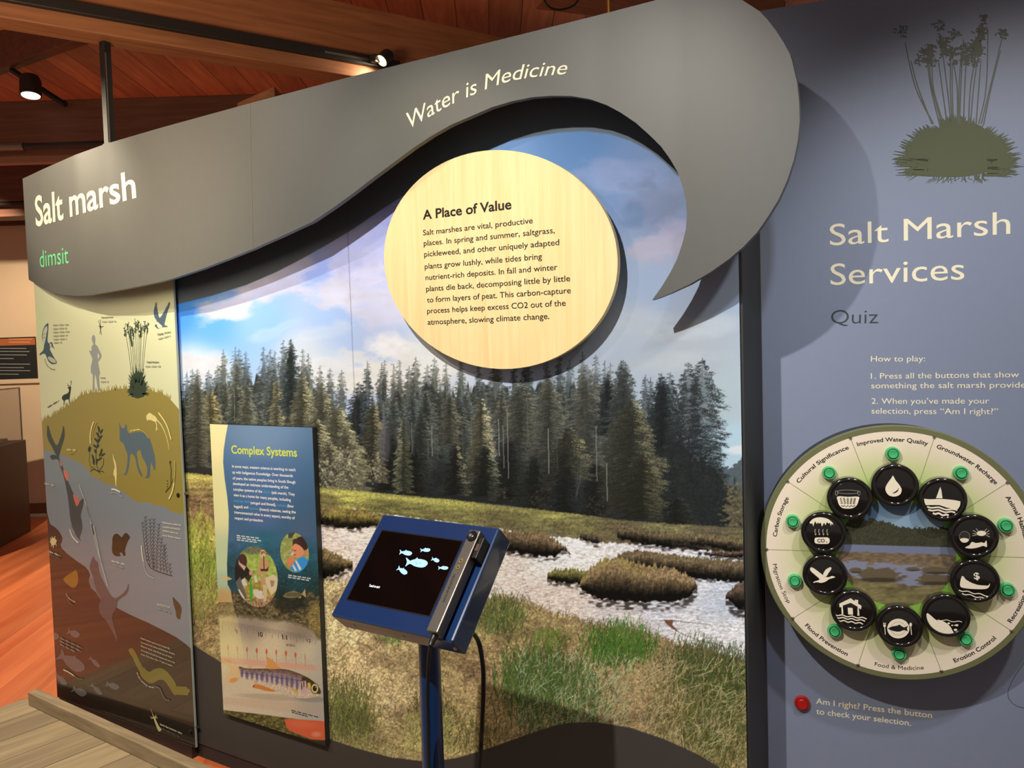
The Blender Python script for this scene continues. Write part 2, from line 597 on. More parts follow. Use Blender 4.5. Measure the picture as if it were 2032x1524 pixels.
# ceiling boards and timber beams
struct('ceiling', MB().box((-10.5, -3.0, 3.66), (3.5, 6.0, 3.72)), MT['ceiling'], 'red cedar board ceiling above the timber beams')


def timber(name, p0, p1, width, height, mat, label, back=True):
    """Beam whose lower front edge runs p0 -> p1; depth goes away from the visitor."""
    p0, p1 = np.array(p0, float), np.array(p1, float)
    d = (p1 - p0) / np.linalg.norm(p1 - p0)
    n = np.cross(d, (0, 0, 1.0))
    n = n / np.linalg.norm(n)
    if n @ (EYE - p0) > 0:
        n = -n
    g = lambda p, w, h: tuple(p + n * w + np.array((0, 0, h)))
    m = MB()
    m.hexa([g(p0, 0, 0), g(p1, 0, 0), g(p1, width, 0), g(p0, width, 0), g(p0, 0, height), g(p1, 0, height), g(p1, width, height), g(p0, width, height)], 0.006)
    return struct(name, m, mat, label), p0, d, n


BA, BB = on_z(0, 34, 2.95), on_z(500, 118, 2.95)
bd = (BB - BA) / np.linalg.norm(BB - BA)
_, bo, bd, bn = timber('trim_3', BA - bd * 2.2, BA + bd * 4.0, 0.13, 0.345, MT['beam'], 'large brown timber beam crossing above the grey wave header')
C2, C2b = EYE + ray(-60, 313) * 4.8, EYE + ray(1300, 296) * 4.8
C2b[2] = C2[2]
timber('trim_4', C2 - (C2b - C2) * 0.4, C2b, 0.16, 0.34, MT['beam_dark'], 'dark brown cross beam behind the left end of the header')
C3, C3b = EYE + ray(-60, 322) * 5.1, EYE + ray(1300, 300) * 5.1
C3b[2] = C3[2]
timber('trim_5', C3 - (C3b - C3) * 0.4, C3b, 0.12, 0.05, MT['beam'], 'thin orange timber ledge under the dark cross beam')
R0, R1 = on_z(-40, 150, 3.44), on_z(140, 84, 3.44)
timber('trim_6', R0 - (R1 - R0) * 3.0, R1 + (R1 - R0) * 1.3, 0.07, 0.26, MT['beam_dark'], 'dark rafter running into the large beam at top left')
R2, R3 = EYE + ray(-60, 432) * 6.6, EYE + ray(1100, 400) * 6.6
R3[2] = R2[2]
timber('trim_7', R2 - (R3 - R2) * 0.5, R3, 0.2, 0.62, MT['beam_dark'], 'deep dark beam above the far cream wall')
G0, G1 = EYE + ray(470, 212) * 3.9, EYE + ray(545, 178) * 3.9
timber('trim_8', G0 - np.array((0, 0, .12)), G1 - np.array((0, 0, .12)), 0.12, 0.14, MT['beam'], 'brown timber block showing above the header near the beam')
G2 = on_z(1150, -60, 3.3)
timber('trim_9', on_z(1560, 30, 3.2), on_z(1100, -30, 3.2), 0.25, 0.3, MT['beam'], 'warm timber beam above the gap between header and quiz panel')

# track and conduits
SIDE = Plane((bo[0], bo[1], 0), (bd[0], bd[1], 0), (0, 0, 1))
ta, tb = SIDE.uv(-40, 0)[0] - 0.4, SIDE.uv(790, 130)[0]
t = MB().obox(SIDE, ta, tb, 3.008, 3.055, 0.001, 0.03, 0.003)
lt = empty('lighting_track', SIDE.at((ta + tb) / 2, 3.03, 0.0), 'long black lighting track along the large brown beam', 'lighting track')
t.build('rail', MT['track'], lt)
q0 = SIDE.uv(640, 107)[0]
MB().obox(SIDE, q0, q0 + 0.22, 3.025, 3.035, 0.03, 0.034).build('contact_strip', MT['gunmetal'], lt, label='pale contact strip set in the track')
cm = MB()
c0, c1 = EYE + ray(-700, 295) * 4.74, EYE + ray(900, 284) * 4.74
c1[2] = c0[2] = (EYE + ray(60, 290) * 4.74)[2]
cm.tube([c0, c1], 0.019)
cd = empty('wall_conduit', c0, 'dark horizontal conduit under the cross beam at far left', 'conduit')
cm.build('pipe', MT['track'], cd)
k0, k1 = EYE + ray(0, 290) * 4.74, EYE + ray(48, 290) * 4.74
k0[2] = k1[2] = c0[2]
MB().tube([k0, k1], 0.026).build('coupling', MT['gunmetal'], cd, label='grey sleeve coupling')
c2, c3 = EYE + ray(-700, 404) * 6.5, EYE + ray(700, 404) * 6.5
c2[2] = c3[2] = (EYE + ray(20, 404) * 6.5)[2]
tag(MB().tube([c2, c3], 0.02).build('ceiling_pipe', MT['track']), 'dark pipe under the deep beam, lower at far left', 'pipe')
# hanging post between the beam and the header
hp = on_z(208, 84, 2.95)
hpb = np.array((hp[0], hp[1], 2.40))
post = empty('hanging_post', hpb, 'black square post hanging from the large beam behind the header', 'post')
MB().box((hp[0] - .019, hp[1] - .016, 2.40), (hp[0] + .016, hp[1] + .016, 2.952), 0.003).build('strut', MT['track'], post)
MB().tube([(hp[0] + .0195, hp[1] - .012, 2.40), (hp[0] + .0195, hp[1] - .012, 2.90)], 0.0025, 8).build('cable', MT['chrome'], post, label='thin bright cable beside the post')
MB().box((hp[0] - .022, hp[1] - .019, 2.52), (hp[0] + .024, hp[1] + .019, 2.528)).build('bracket', MT['track'], post)
# thin brass rod above the header
rd = on_z(1190, 30, 2.47)
rr = empty('brass_rod', rd, 'thin brass rod rising from the header top edge', 'rod')
rx, ry = rd[0], rd[1] + 0.06
MB().tube([(rx, ry, 2.40), (rx, ry, 2.9), (rx, ry, 3.66)], 0.005, 8).build('shaft', material('brass', rgb(190, 150, 70), 0.3, 1.0), rr)
# loose cable above the header
wr = MB().tube(catmull([tuple(EYE + ray(x, y) * 2.75) for x, y in ((1075, -25), (1082, 4), (1100, 18), (1128, 16), (1146, 2), (1150, -30))], 6), 0.0035, 8)
tag(wr.build('hanging_cable', MT['black_plastic']), 'loop of dark cable hanging above the grey header', 'cable')


# track lamps: head, yoke, lens
def lamp(px, depth, aim, size, label, glow, base):
    c = EYE + ray(*px) * depth
    a = np.array(aim, float)
    a = a / np.linalg.norm(a)
    root = empty('track_lamp', c, label, 'lamp', 'track lamps')
    MB().lathe(c, -a, (0, 0, 1), [(size * .90, 0.0), (size * 1.0, 0.004), (size * 1.0, size * 1.6), (size * .8, size * 2.1), (0, size * 2.15)], 28).build('lamp_head', MT['track'], root, True)
    MB().lathe(c - a * 0.004, a, (0, 0, 1), [(size * .88, -0.002), (size * .86, 0.004), (0, 0.008)], 28).build('lens', glow, root, True, label='glowing lens')
    j = c - a * size * 1.2
    b = np.array(base)
    MB().tube([j, (j + b) / 2 + np.array((0, 0, size * .4)), b], size * .28, 8).build('yoke', MT['track'], root)
    MB().box(tuple(b - size * .55), tuple(b + size * .55), 0.004).build('adaptor', MT['track'], root)
    return c, a


tl = SIDE.uv(735, 118)
lb = SIDE.at(tl[0], 3.03, 0.056)
c, a = lamp((757, 121), float((SIDE.at(SIDE.uv(757, 118)[0], 3.03, 0.09) - EYE) @ FW), (-.15, -.62, -.6), 0.032, 'lit warm spotlight on the long track, just above the header', MT['lamp_glow'], lb)
spot('track_lamp_beam', tuple(c + a * 0.02), tuple(c + a + np.array((-.35, .3, -.1))), 5, WARM, 150, 0.8, 0.02)
bt0, bt1 = EYE + ray(22, 138) * 4.75, EYE + ray(130, 208) * 4.75
tk = MB()
dd = (bt1 - bt0) / np.linalg.norm(bt1 - bt0)
tk.tube([bt0, bt1], 0.017, 4)
tag(tk.build('ceiling_track', MT['track']), 'short black track crossing the ceiling boards at upper left', 'lighting track')
lamp((61, 190), 4.62, (.12, -.10, -1.0), 0.058, 'lit white spotlight hanging from the short ceiling track', MT['lamp_glow_white'], (bt0 + bt1) / 2 + np.array((0, 0, -.02)) - dd * 0.08)

# text panel on the far wall
TP = FAR.shifted(0.0)
pa0, pb1 = TP.uv(-60, 668)
pa1, pb0 = TP.uv(76, 751)
pb1 = TP.uv(75, 668)[1]
tp = empty('text_panel', TP.at((pa0 + pa1) / 2, pb0), 'black text panel with an orange strip on the far cream wall', 'sign')
MB().obox(TP, pa0, pa1, pb0, pb1, 0.001, 0.02).build('board', material('black_sign_board', rgb(20, 20, 21), 0.6), tp)
oy = TP.uv(75, 684)[1]
MB().obox(TP, pa0, pa1, oy, pb1 - 0.012, 0.02, 0.022).build('heading_strip', material('orange_brown_strip', rgb(170, 92, 50), 0.6), tp, label='orange brown heading strip')
MB().obox(TP, pa0 - .02, pa1 + .06, pb0 - 0.045, pb0, 0.001, 0.03).build('ledge', MT['plaster'], tp, label='pale ledge under the board')
ik = Ink(TP, 0.0225)
for y, x1 in ((691, 55), (697, 61), (704, 56), (711, 30), (722, 62), (729, 50), (735, 63), (742, 40)):
    ik.stroke([(-58, y), (x1, y + .5)], 1.3, rgb(150, 150, 150))
for y, x1 in ((673, 66), (679, 62)):
    ik.stroke([(20, y), (x1, y)], 2.0, rgb(205, 140, 90))
ik.build('lettering', MT['ink'], tp)

# display case: dark cabinet with a clear vitrine
K0 = on_z(62, 1054, 0.0)
K1 = on_z(0, 1087, 0.0)
kd = (K1 - K0) / np.linalg.norm(K1 - K0)
CASE = Plane((K0[0], K0[1], 0), (kd[0], kd[1], 0), (0, 0, 1))
if CASE.n @ (EYE - K0) < 0:
    CASE = Plane((K0[0], K0[1], 0), (-kd[0], -kd[1], 0), (0, 0, 1))
sg = 1 if (np.array((kd[0], kd[1], 0)) @ CASE.u) > 0 else -1
a0, a1 = (0, 1.6) if sg > 0 else (-1.6, 0)
ht = CASE.uv(60, 870)[1]
cs = empty('display_case', CASE.at((a0 + a1) / 2, 0, -.3), 'dark brown display cabinet with a clear glass case at far left', 'display case')
MB().obox(CASE, a0, a1, 0, ht, -.75, 0, 0.006).build('cabinet', MT['case_wood'], cs)
vt = CASE.uv(58, 768)[1]
e = 0.012
g = MB()
g.obox(CASE, a0 + .02, a1 - .02, ht, vt, -.03, -.022)
g.obox(CASE, a0 + .02, a1 - .02, ht, vt, -.73, -.722)
g.obox(CASE, a0 + .02, a0 + .028, ht, vt, -.722, -.03)
g.obox(CASE, a1 - .028, a1 - .02, ht, vt, -.722, -.03)
g.obox(CASE, a0 + .02, a1 - .02, vt, vt + .008, -.73, -.022)
g.build('glass_cover', MT['glass'], cs, label='clear glass cover')
fr = MB()
for (x, y) in ((a0 + .02, -.03), (a1 - .03, -.03), (a0 + .02, -.73), (a1 - .03, -.73)):
    fr.obox(CASE, x, x + e, ht, vt, y, y + e)
for y in (-.03, -.73):
    fr.obox(CASE, a0 + .02, a1 - .02, vt - e / 2, vt + e / 2, y, y + e)
fr.build('case_frame', MT['gunmetal'], cs)
MB().obox(CASE, a0 + .1, a1 - .1, ht, ht + .03, -.65, -.12).build('display_plinth', material('pale_plinth', rgb(180, 165, 145), 0.7), cs, label='pale sloping display plinth')

# boardwalk and its kerb
struct('floor_boardwalk', MB().box((-3.86, -3.6, 0.0), (2.6, -0.075, 0.03), 0.004), MT['deck'], 'raised boardwalk of weathered grey planks in front of the exhibit')
kb = MB()
p = [(-3.76, -0.066), (-1.4, -0.195)]
dv = np.array(p[1]) - np.array(p[0]); dv = dv / np.linalg.norm(dv); nv = np.array((dv[1], -dv[0])) * 0.045
g = lambda q, s, z: (q[0] + nv[0] * s, q[1] + nv[1] * s, z)
kb.hexa([g(p[0], 1, .03), g(p[1], 1, .03), g(p[1], 0, .03), g(p[0], 0, .03), g(p[0], 1, .092), g(p[1], 1, .092), g(p[1], 0, .092), g(p[0], 0, .092)], 0.005)
tag(kb.build('timber_kerb', MT['rail']), 'weathered grey timber kerb along the edge of the boardwalk', 'kerb')

# the exhibit partition that carries mural, header and panels
struct('wall_exhibit', MB().box((-3.70, 0.0, 0.0), (-0.485, 0.20, 2.40), 0.002), MT['dark_wall'], 'charcoal partition wall behind the marsh mural')


# ------------------------------------------------------------------ painting of printed photographs (numpy, no image files)
class Paint:
    """Small raster in photo-pixel coordinates: ox, oy is the corner, s the number of cells per pixel."""

    def __init__(self, ox, oy, w, h, s, seed=1):
        self.ox, self.oy, self.s = ox, oy, s
        self.W, self.H = int(w * s), int(h * s)
        self.im = np.zeros((self.H, self.W, 3), np.float32)
        self.rs = np.random.RandomState(seed)
        self.X, self.Y = np.meshgrid(ox + (np.arange(self.W) + .5) / s, oy + (np.arange(self.H) + .5) / s)
        self.X = self.X.astype(np.float32)
        self.Y = self.Y.astype(np.float32)

    def noise(self, cx, cy, shear=0.0):
        """Smooth value noise in 0..1 with cells cx by cy pixels."""
        gw, gh = int(self.W / self.s / cx) + 4, int(self.H / self.s / cy) + 4
        pad = int(abs(shear) * self.H / self.s / cx) + 2 if shear else 0
        g = self.rs.rand(gh, gw + 2 * pad).astype(np.float32)
        x = (self.X - self.ox) / cx + pad
        if shear:
            x = x + shear * (self.Y - self.oy) / cx
        y = (self.Y - self.oy) / cy
        x = np.clip(x, 0, gw + 2 * pad - 2.001); y = np.clip(y, 0, gh - 2.001)
        i, j = x.astype(int), y.astype(int)
        fx, fy = x - i, y - j
        fx, fy = fx * fx * (3 - 2 * fx), fy * fy * (3 - 2 * fy)
        return (g[j, i] * (1 - fx) + g[j, i + 1] * fx) * (1 - fy) + (g[j + 1, i] * (1 - fx) + g[j + 1, i + 1] * fx) * fy

    def fbm(self, cx, cy, n=4, shear=0.0):
        t, a, tot = 0, 1.0, 0
        for k in range(n):
            t = t + a * self.noise(max(cx / 2 ** k, .8), max(cy / 2 ** k, .8), shear)
            tot += a
            a *= .55
        return t / tot

    def blend(self, mask, colour):
        m = np.clip(mask, 0, 1)[..., None]
        self.im = self.im * (1 - m) + np.asarray(colour, np.float32) * m

    def field(self, pts, sig):
        """Smooth colour field through (x, y, r, g, b) control points."""
        num, den = 0, 1e-9
        for x, y, r, g, b in pts:
            w = 1.0 / (((self.X - x) ** 2 + (self.Y - y) ** 2) / sig ** 2 + .05) ** 1.6
            num = num + w[..., None] * np.array((r, g, b), np.float32)
            den = den + w
        return num / den[..., None]

    def below(self, pts, soft=1.0, wob=None):
        xs, ys = zip(*pts)
        y = np.interp(self.X, xs, ys)
        if wob is not None:
            y = y + wob
        return np.clip((self.Y - y) / soft + .5, 0, 1)

    def polymask(self, pts):
        P = np.array(pts, float)
        x0, x1 = P[:, 0].min() - 1, P[:, 0].max() + 1
        y0, y1 = P[:, 1].min() - 1, P[:, 1].max() + 1
        i0, i1 = max(0, int((x0 - self.ox) * self.s)), min(self.W, int((x1 - self.ox) * self.s) + 2)
        j0, j1 = max(0, int((y0 - self.oy) * self.s)), min(self.H, int((y1 - self.oy) * self.s) + 2)
        m = np.zeros((self.H, self.W), np.float32)
        if i1 <= i0 or j1 <= j0:
            return m
        acc = np.zeros((j1 - j0, i1 - i0), np.float32)
        for dx, dy in ((-.25, -.25), (.25, -.25), (-.25, .25), (.25, .25)):
            X = self.X[j0:j1, i0:i1] + dx / self.s
            Y = self.Y[j0:j1, i0:i1] + dy / self.s
            ins = np.zeros(X.shape, bool)
            for (ax, ay), (bx, by) in zip(P, np.roll(P, -1, 0)):
                if ay == by:
                    continue
                c = (Y >= min(ay, by)) & (Y < max(ay, by)) & (X < ax + (Y - ay) / (by - ay) * (bx - ax))
                ins ^= c
            acc += ins * .25
        m[j0:j1, i0:i1] = acc
        return m

    def poly(self, pts, colour, alpha=1.0):
        self.blend(self.polymask(pts) * alpha, colour)

    def ell(self, c, rx, ry, colour, alpha=1.0, soft=0.0, rot=0.0, wob=None):
        ca, sa = math.cos(rot), math.sin(rot)
        dx, dy = self.X - c[0], self.Y - c[1]
        d = np.hypot((dx * ca + dy * sa) / rx, (-dx * sa + dy * ca) / ry)
        if wob is not None:
            d = d + wob
        soft = soft or 1.0 / min(rx, ry)
        self.blend(np.clip((1 - d) / soft + .5, 0, 1) * alpha, colour)

    def strokes(self, x0, y0, dx, dy, bend, cols, n=10, wid=1, a=1.0):
        """Many thin curved blades, drawn in order."""
        t = np.linspace(0, 1, n)[None, :]
        px = x0[:, None] + dx[:, None] * t + bend[:, None] * t * t
        py = y0[:, None] + dy[:, None] * t
        c = np.repeat(cols[:, None, :], n, 1)
        for k in range(wid):
            i = ((px - self.ox) * self.s).astype(int) + k
            j = ((py - self.oy) * self.s).astype(int)
            ok = (i >= 0) & (i < self.W) & (j >= 0) & (j < self.H)
            self.im[j[ok], i[ok]] = self.im[j[ok], i[ok]] * (1 - a) + c[ok] * a

    def sample(self, px, py):
        x = np.clip((px - self.ox) * self.s - .5, 0, self.W - 1.001)
        y = np.clip((py - self.oy) * self.s - .5, 0, self.H - 1.001)
        i, j = x.astype(int), y.astype(int)
        fx, fy = (x - i)[:, None], (y - j)[:, None]
        im = self.im
        return (im[j, i] * (1 - fx) + im[j, np.minimum(i + 1, self.W - 1)] * fx) * (1 - fy) + (im[np.minimum(j + 1, self.H - 1), i] * (1 - fx) + im[np.minimum(j + 1, self.H - 1), np.minimum(i + 1, self.W - 1)] * fx) * fy


def srgb2lin(a):
    a = np.clip(a, 0, 255) / 255.0
    return np.where(a <= 0.04045, a / 12.92, ((a + 0.055) / 1.055) ** 2.4)


def print_sheet(name, pl, us, vs, lift, paint, mat, parent, gain=1.0, keep=None, label=None):
    """Printed sheet: a fine grid on the plane whose vertices carry the ink colours."""
    U, V = np.meshgrid(us, vs)
    nu, nv = len(us), len(vs)
    pts = pl.o + pl.u * U.reshape(-1, 1) + pl.v * V.reshape(-1, 1) + pl.n * lift
    q = pts - EYE
    d = q @ FW
    col = srgb2lin(paint.sample(1016 + FOCAL * (q @ RT) / d, 762 - FOCAL * (q @ UP) / d)) * np.asarray(gain)
    idx = np.arange(nu * nv).reshape(nv, nu)
    quads = np.stack([idx[:-1, :-1], idx[:-1, 1:], idx[1:, 1:], idx[1:, :-1]], -1).reshape(-1, 4)
    if keep is not None:
        cu = (U[:-1, :-1] + U[1:, 1:]).ravel() / 2
        cv = (V[:-1, :-1] + V[1:, 1:]).ravel() / 2
        quads = quads[keep(cu, cv)]
        used = np.unique(quads)
        remap = np.full(nu * nv, -1)
        remap[used] = np.arange(len(used))
        quads, pts, col = remap[quads], pts[used], col[used]
    me = bpy.data.meshes.new(name)
    me.vertices.add(len(pts))
    me.vertices.foreach_set('co', pts.astype(np.float32).ravel())
    me.loops.add(quads.size)
    me.loops.foreach_set('vertex_index', quads.astype(np.int32).ravel())
    me.polygons.add(len(quads))
    me.polygons.foreach_set('loop_start', np.arange(0, quads.size, 4, dtype=np.int32))
    me.update(calc_edges=True)
    a = me.color_attributes.new('ink', 'FLOAT_COLOR', 'POINT')
    a.data.foreach_set('color', np.c_[col, np.ones(len(col))].astype(np.float32).ravel())
    return link(name, me, mat, parent, False, label)


def paint_marsh():
    p = Paint(335, 225, 1175, 1299, 1.0, 11)
    R = p.rs
    X, Y = p.X, p.Y
    # sky
    p.im = p.field([(360, 620, 70, 140, 235), (420, 640, 95, 160, 240), (520, 640, 140, 180, 238), (480, 560, 130, 165, 235), (620, 510, 150, 165, 225),
                    (700, 480, 150, 155, 215), (800, 420, 140, 145, 205), (640, 620, 165, 188, 228), (600, 700, 200, 205, 215), (760, 640, 175, 185, 215), (960, 310, 110, 140, 185), (1150, 275, 86, 120, 166),
                    (1250, 360, 106, 130, 170), (1330, 420, 124, 134, 164), (1300, 560, 148, 160, 185), (1420, 560, 150, 158, 175), (1250, 660, 165, 172, 185), (1380, 700, 162, 165, 170),
                    (1440, 800, 165, 175, 178), (1460, 880, 170, 190, 200), (850, 700, 205, 205, 210), (390, 730, 200, 212, 235)], 90).astype(np.float32)
    f1, f2 = p.fbm(60, 34, 5), p.fbm(34, 20, 5)

    def cloud(c, rx, ry, col, al=.9, rot=0.0, amp=1.5, soft=.75):
        p.ell(c, rx, ry, np.array(col, np.float32) * (.93 + .14 * f2)[..., None], al, soft, rot, (f1 - .5) * amp + (f2 - .5) * amp * .9)
    for c, rx, ry, col, al, rot in (((398, 724), 60, 30, (206, 206, 216), .95, 0), ((455, 605), 52, 20, (196, 192, 216), .8, -.4), ((500, 585), 70, 24, (204, 200, 224), .8, -.45), ((575, 545), 62, 30, (196, 192, 222), .75, -.5), ((470, 622), 34, 12, (206, 204, 226), .7, 0),
                                    ((735, 560), 105, 58, (204, 198, 220), .9, -.15), ((670, 585), 50, 26, (218, 210, 222), .7, .1), ((720, 480), 90, 40, (176, 176, 216), .7, -.4), ((790, 600), 80, 46, (204, 198, 216), .8, 0),
                                    ((780, 690), 48, 22, (232, 224, 222), .9, 0), ((740, 748), 120, 38, (230, 220, 210), .95, 0), ((650, 725), 60, 26, (214, 214, 220), .7, 0), ((640, 660), 60, 14, (206, 212, 226), .5, -.3),
                                    ((560, 650), 50, 10, (176, 200, 232), .6, -.4), ((845, 720), 70, 34, (220, 214, 210), .8, 0), ((1240, 360), 80, 44, (138, 148, 184), .6, .3), ((1300, 410), 60, 34, (112, 124, 152), .7, .2),
                                    ((1310, 490), 60, 26, (172, 162, 178), .8, -.25), ((1345, 450), 36, 20, (158, 152, 178), .7, -.3), ((1255, 425), 22, 22, (98, 120, 158), .6, .3), ((1230, 640), 90, 30, (172, 176, 184), .6, 0),
                                    ((1380, 655), 90, 20, (180, 182, 186), .6, -.15), ((1330, 720), 120, 24, (176, 178, 180), .6, -.1), ((1465, 892), 22, 8, (216, 212, 208), .8, 0)):
        cloud(c, rx, ry, col, al, rot)

    # far hill at the right edge
    far = p.below([(1400, 1000), (1430, 925), (1450, 930), (1475, 905), (1520, 890)], 2, (p.noise(3, 3) - .5) * 10)
    p.blend(far, np.stack([70 + 20 * p.noise(4, 4), 78 + 20 * p.noise(4, 4), 82 + 16 * p.noise(4, 4)], -1))

    base_pts = [(330, 934), (370, 938), (625, 966), (700, 973), (900, 992), (1080, 1012), (1250, 1034), (1480, 1048), (1520, 1050)]
    bx, by = zip(*base_pts)
    n_f, n_m, n_c = p.noise(2.2, 1.8), p.noise(5, 4), p.noise(16, 22)
    n_v = p.noise(3, 26)
    needle = .5 * n_f + .3 * n_m + .2 * p.noise(9, 7)

    def tree(x, top, half, col, lit, dens=1.0, side=0.0, base=None, core=.8, spc=None):
        """Conifer drawn as drooping sprays on whorls around a dark heart."""
        b = base or float(np.interp(x, bx, by))
        h = b - top
        w = half * 1.2 + 3
        i0, i1 = max(0, int(x - w - p.ox)), min(p.W, int(x + w - p.ox))
        j0, j1 = max(0, int(top - 2 - p.oy)), min(p.H, int(b - p.oy))
        if i1 <= i0 or j1 <= j0:
            return
        g_ = 1.18 if x < 720 else 1.1
        c, l = np.array(col, np.float32) * g_, np.array(lit, np.float32) * g_
        sl = (slice(j0, j1), slice(i0, i1))
        ax, tt = np.abs(X[sl] - x), np.clip((Y[sl] - top) / h, 0, 1)
        pf = half * (1 - np.exp(-3.0 * tt)) * 1.05 + .6
        al = np.maximum(np.clip((pf * .62 * (.6 + .8 * n_m[sl]) - ax) / 2 + .5, 0, 1) * core * np.clip(tt * 6, 0, 1), np.clip(1.0 - ax, 0, 1) * (tt < .9) * .8)
        dk_ = c * .42 * (.8 + .4 * n_f[sl])[..., None]
        p.im[sl] = p.im[sl] * (1 - al[..., None]) + dk_ * al[..., None]
        n = int(h * half * .24 * dens) + 60
        t = np.sort(R.rand(n) ** .62)
        spc = spc or max(5.5, h / 30)
        nw = int(h / spc) + 2
        wf = .55 + .62 * R.rand(nw, 2)
        k_ = (t * h / spc).astype(int)
        y = top + (k_ + .5 + .28 * R.randn(n)) * spc
        s_ = np.where(R.rand(n) < .5, -1, 1)
        f = wf[np.minimum(k_, nw - 1), (s_ + 1) // 2]
        pr = half * (1 - np.exp(-3.0 * t)) * 1.05 + 1.2
        off = pr * f * R.rand(n) ** .8
        L = (pr * f - off) * .5 * R.rand(n) + np.minimum(2 + pr * .22, 9) * (.5 + R.rand(n))
        y = y + off * .16
        lam = np.clip(.15 + .62 * R.rand(n) + .22 * off / np.maximum(pr, 1) + side * s_ * .22 - .12 * t, 0, 1.1)
        cc = c[None] * (.34 + .8 * lam)[:, None]
        hi = np.clip((lam - .66) * 3, 0, 1)[:, None] * np.clip(1.2 - t, .25, 1)[:, None]
        cc = cc * (1 - hi) + l[None] * hi
        p.strokes(x + s_ * off, y, s_ * L, L * (.1 + .25 * R.rand(n)), s_ * 0.0, np.clip(cc, 5, 250), 9, 1, .88)

    OL, GR, HZ = (102, 101, 84), (84, 90, 84), (106, 112, 112)
    LIT, PALE = (168, 156, 122), (140, 142, 130)
    # dark forest mass behind the trunks, with no sky showing low down
    top_pts = [(330, 830), (372, 800), (392, 795), (418, 790), (440, 770), (470, 762), (490, 765), (525, 760), (545, 765), (580, 750), (612, 770), (640, 792), (660, 802), (690, 830), (712, 840), (735, 826), (765, 792), (800, 785), (870, 775), (1160, 770), (1200, 780), (1240, 790), (1275, 830), (1310, 815), (1340, 850), (1400, 930), (1440, 960), (1470, 970), (1520, 980)]
    mass = p.below(top_pts, 6, (p.noise(6, 40) - .5) * 50)
    p.blend(mass, np.stack([40 + 26 * needle, 43 + 26 * needle, 42 + 24 * needle], -1))
    back = [(371, 740), (382, 734), (391, 734), (414, 736), (432, 726), (443, 695), (467, 690), (474, 694), (488, 699), (523, 690), (536, 695), (545, 698), (562, 677), (577, 675), (601, 695), (612, 704), (635, 727), (655, 732), (678, 736), (757, 724), (763, 717), (781, 724), (793, 717), (812, 728), (825, 710), (848, 726), (862, 712), (885, 722), (915, 708), (950, 716), (985, 704), (1020, 714), (1045, 702), (1085, 712), (1110, 700), (1130, 716), (1156, 699), (1182, 706), (1200, 717), (1211, 722), (1232, 717), (1241, 719)]
    for x, t_ in back:
        tree(x, t_, 13 + 12 * R.rand(), (92, 100, 98) if R.rand() < .5 else (104, 106, 94), (134, 138, 130), .8, .3, core=.7)
    for k in range(85):
        x = 355 + 900 * R.rand()
        t0 = float(np.interp(x, *zip(*top_pts)))
        u_ = R.rand()
        tree(x, t0 - 14 + 80 * u_ * u_, 15 + 18 * R.rand(), ((100, 106, 104) if R.rand() < .4 else (84, 88, 80)) if x > 700 else ((104, 104, 88) if R.rand() < .5 else (86, 90, 82)), (132, 132, 118) if x > 760 else (160, 152, 124), .7, .3, core=.75)
    # understory falls dark towards the meadow
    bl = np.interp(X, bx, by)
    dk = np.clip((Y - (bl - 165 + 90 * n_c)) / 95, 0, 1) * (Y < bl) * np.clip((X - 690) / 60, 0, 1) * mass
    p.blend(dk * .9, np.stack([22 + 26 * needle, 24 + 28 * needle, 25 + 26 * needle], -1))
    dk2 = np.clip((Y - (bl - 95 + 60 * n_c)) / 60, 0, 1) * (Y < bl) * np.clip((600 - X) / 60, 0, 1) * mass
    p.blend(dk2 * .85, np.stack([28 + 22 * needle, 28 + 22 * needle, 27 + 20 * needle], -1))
    for x, y0, y1, half in ((770, 850, 965, 34), (820, 880, 975, 30), (1010, 860, 985, 36), (1060, 900, 1000, 30), (1120, 880, 1010, 34), (1180, 900, 1015, 34)):
        tree(x, y0, half, (44, 47, 44), (70, 72, 64), .8, .2, y1 + 8, .9)
    # narrow trees in front
    tree(712, 760, 30, (44, 48, 48), (62, 66, 64), 1.6, 0, 972, .95)
    tree(729, 718, 13, (66, 78, 80), (96, 106, 108), 1.1, 0, 900, .6, 7)
    tree(740, 785, 22, (100, 94, 74), (190, 172, 128), 1.1, .8, 955, .8)
    tree(550, 748, 15, (124, 116, 90), (204, 190, 150), 1.3, .4, 905, .7)
    tree(577, 675, 17, (54, 64, 66), (82, 90, 90), 1.3, 0, 820, .95)
    for x, t_, h in ((600, 740, 30), (640, 760, 36), (668, 800, 42), (690, 850, 40), (628, 830, 40), (655, 880, 40)):
        tree(x, t_, h, (104, 100, 80), (196, 184, 138), 1.2, .8, float(np.interp(x, bx, by)) - 4, .8)
    tree(418, 770, 20, (116, 108, 74), (186, 166, 112), 1.2, .6, 890, .8)
    tree(393, 745, 22, (96, 94, 80), (160, 150, 122), 1.1, .4, 925, .8)
    tree(800, 833, 15, (104, 104, 80), (200, 190, 146), 1.3, -.5, 975, .6)
    tree(893, 781, 20, (98, 96, 82), (170, 158, 128), 1.0, .5, 880, .7)
    tree(955, 790, 24, (118, 112, 88), (220, 204, 160), 1.3, .8, 948, .7)
    tree(905, 883, 22, (52, 54, 48), (206, 186, 130), 1.1, 1.0, 982, .9)
    tree(965, 880, 26, (50, 54, 48), (172, 164, 130), .9, 1.1, 985, .9)
    tree(995, 787, 16, (100, 98, 86), (168, 158, 132), 1.0, .2, 850, .6)
    tree(1035, 752, 34, (90, 90, 78), (160, 150, 118), 1.0, .4, 870, .6)
    tree(1090, 745, 36, (92, 92, 82), (150, 142, 118), 1.0, .4, 900, .6)
    tree(1165, 725, 42, (92, 92, 84), (146, 140, 118), 1.0, .4, 920, .6)
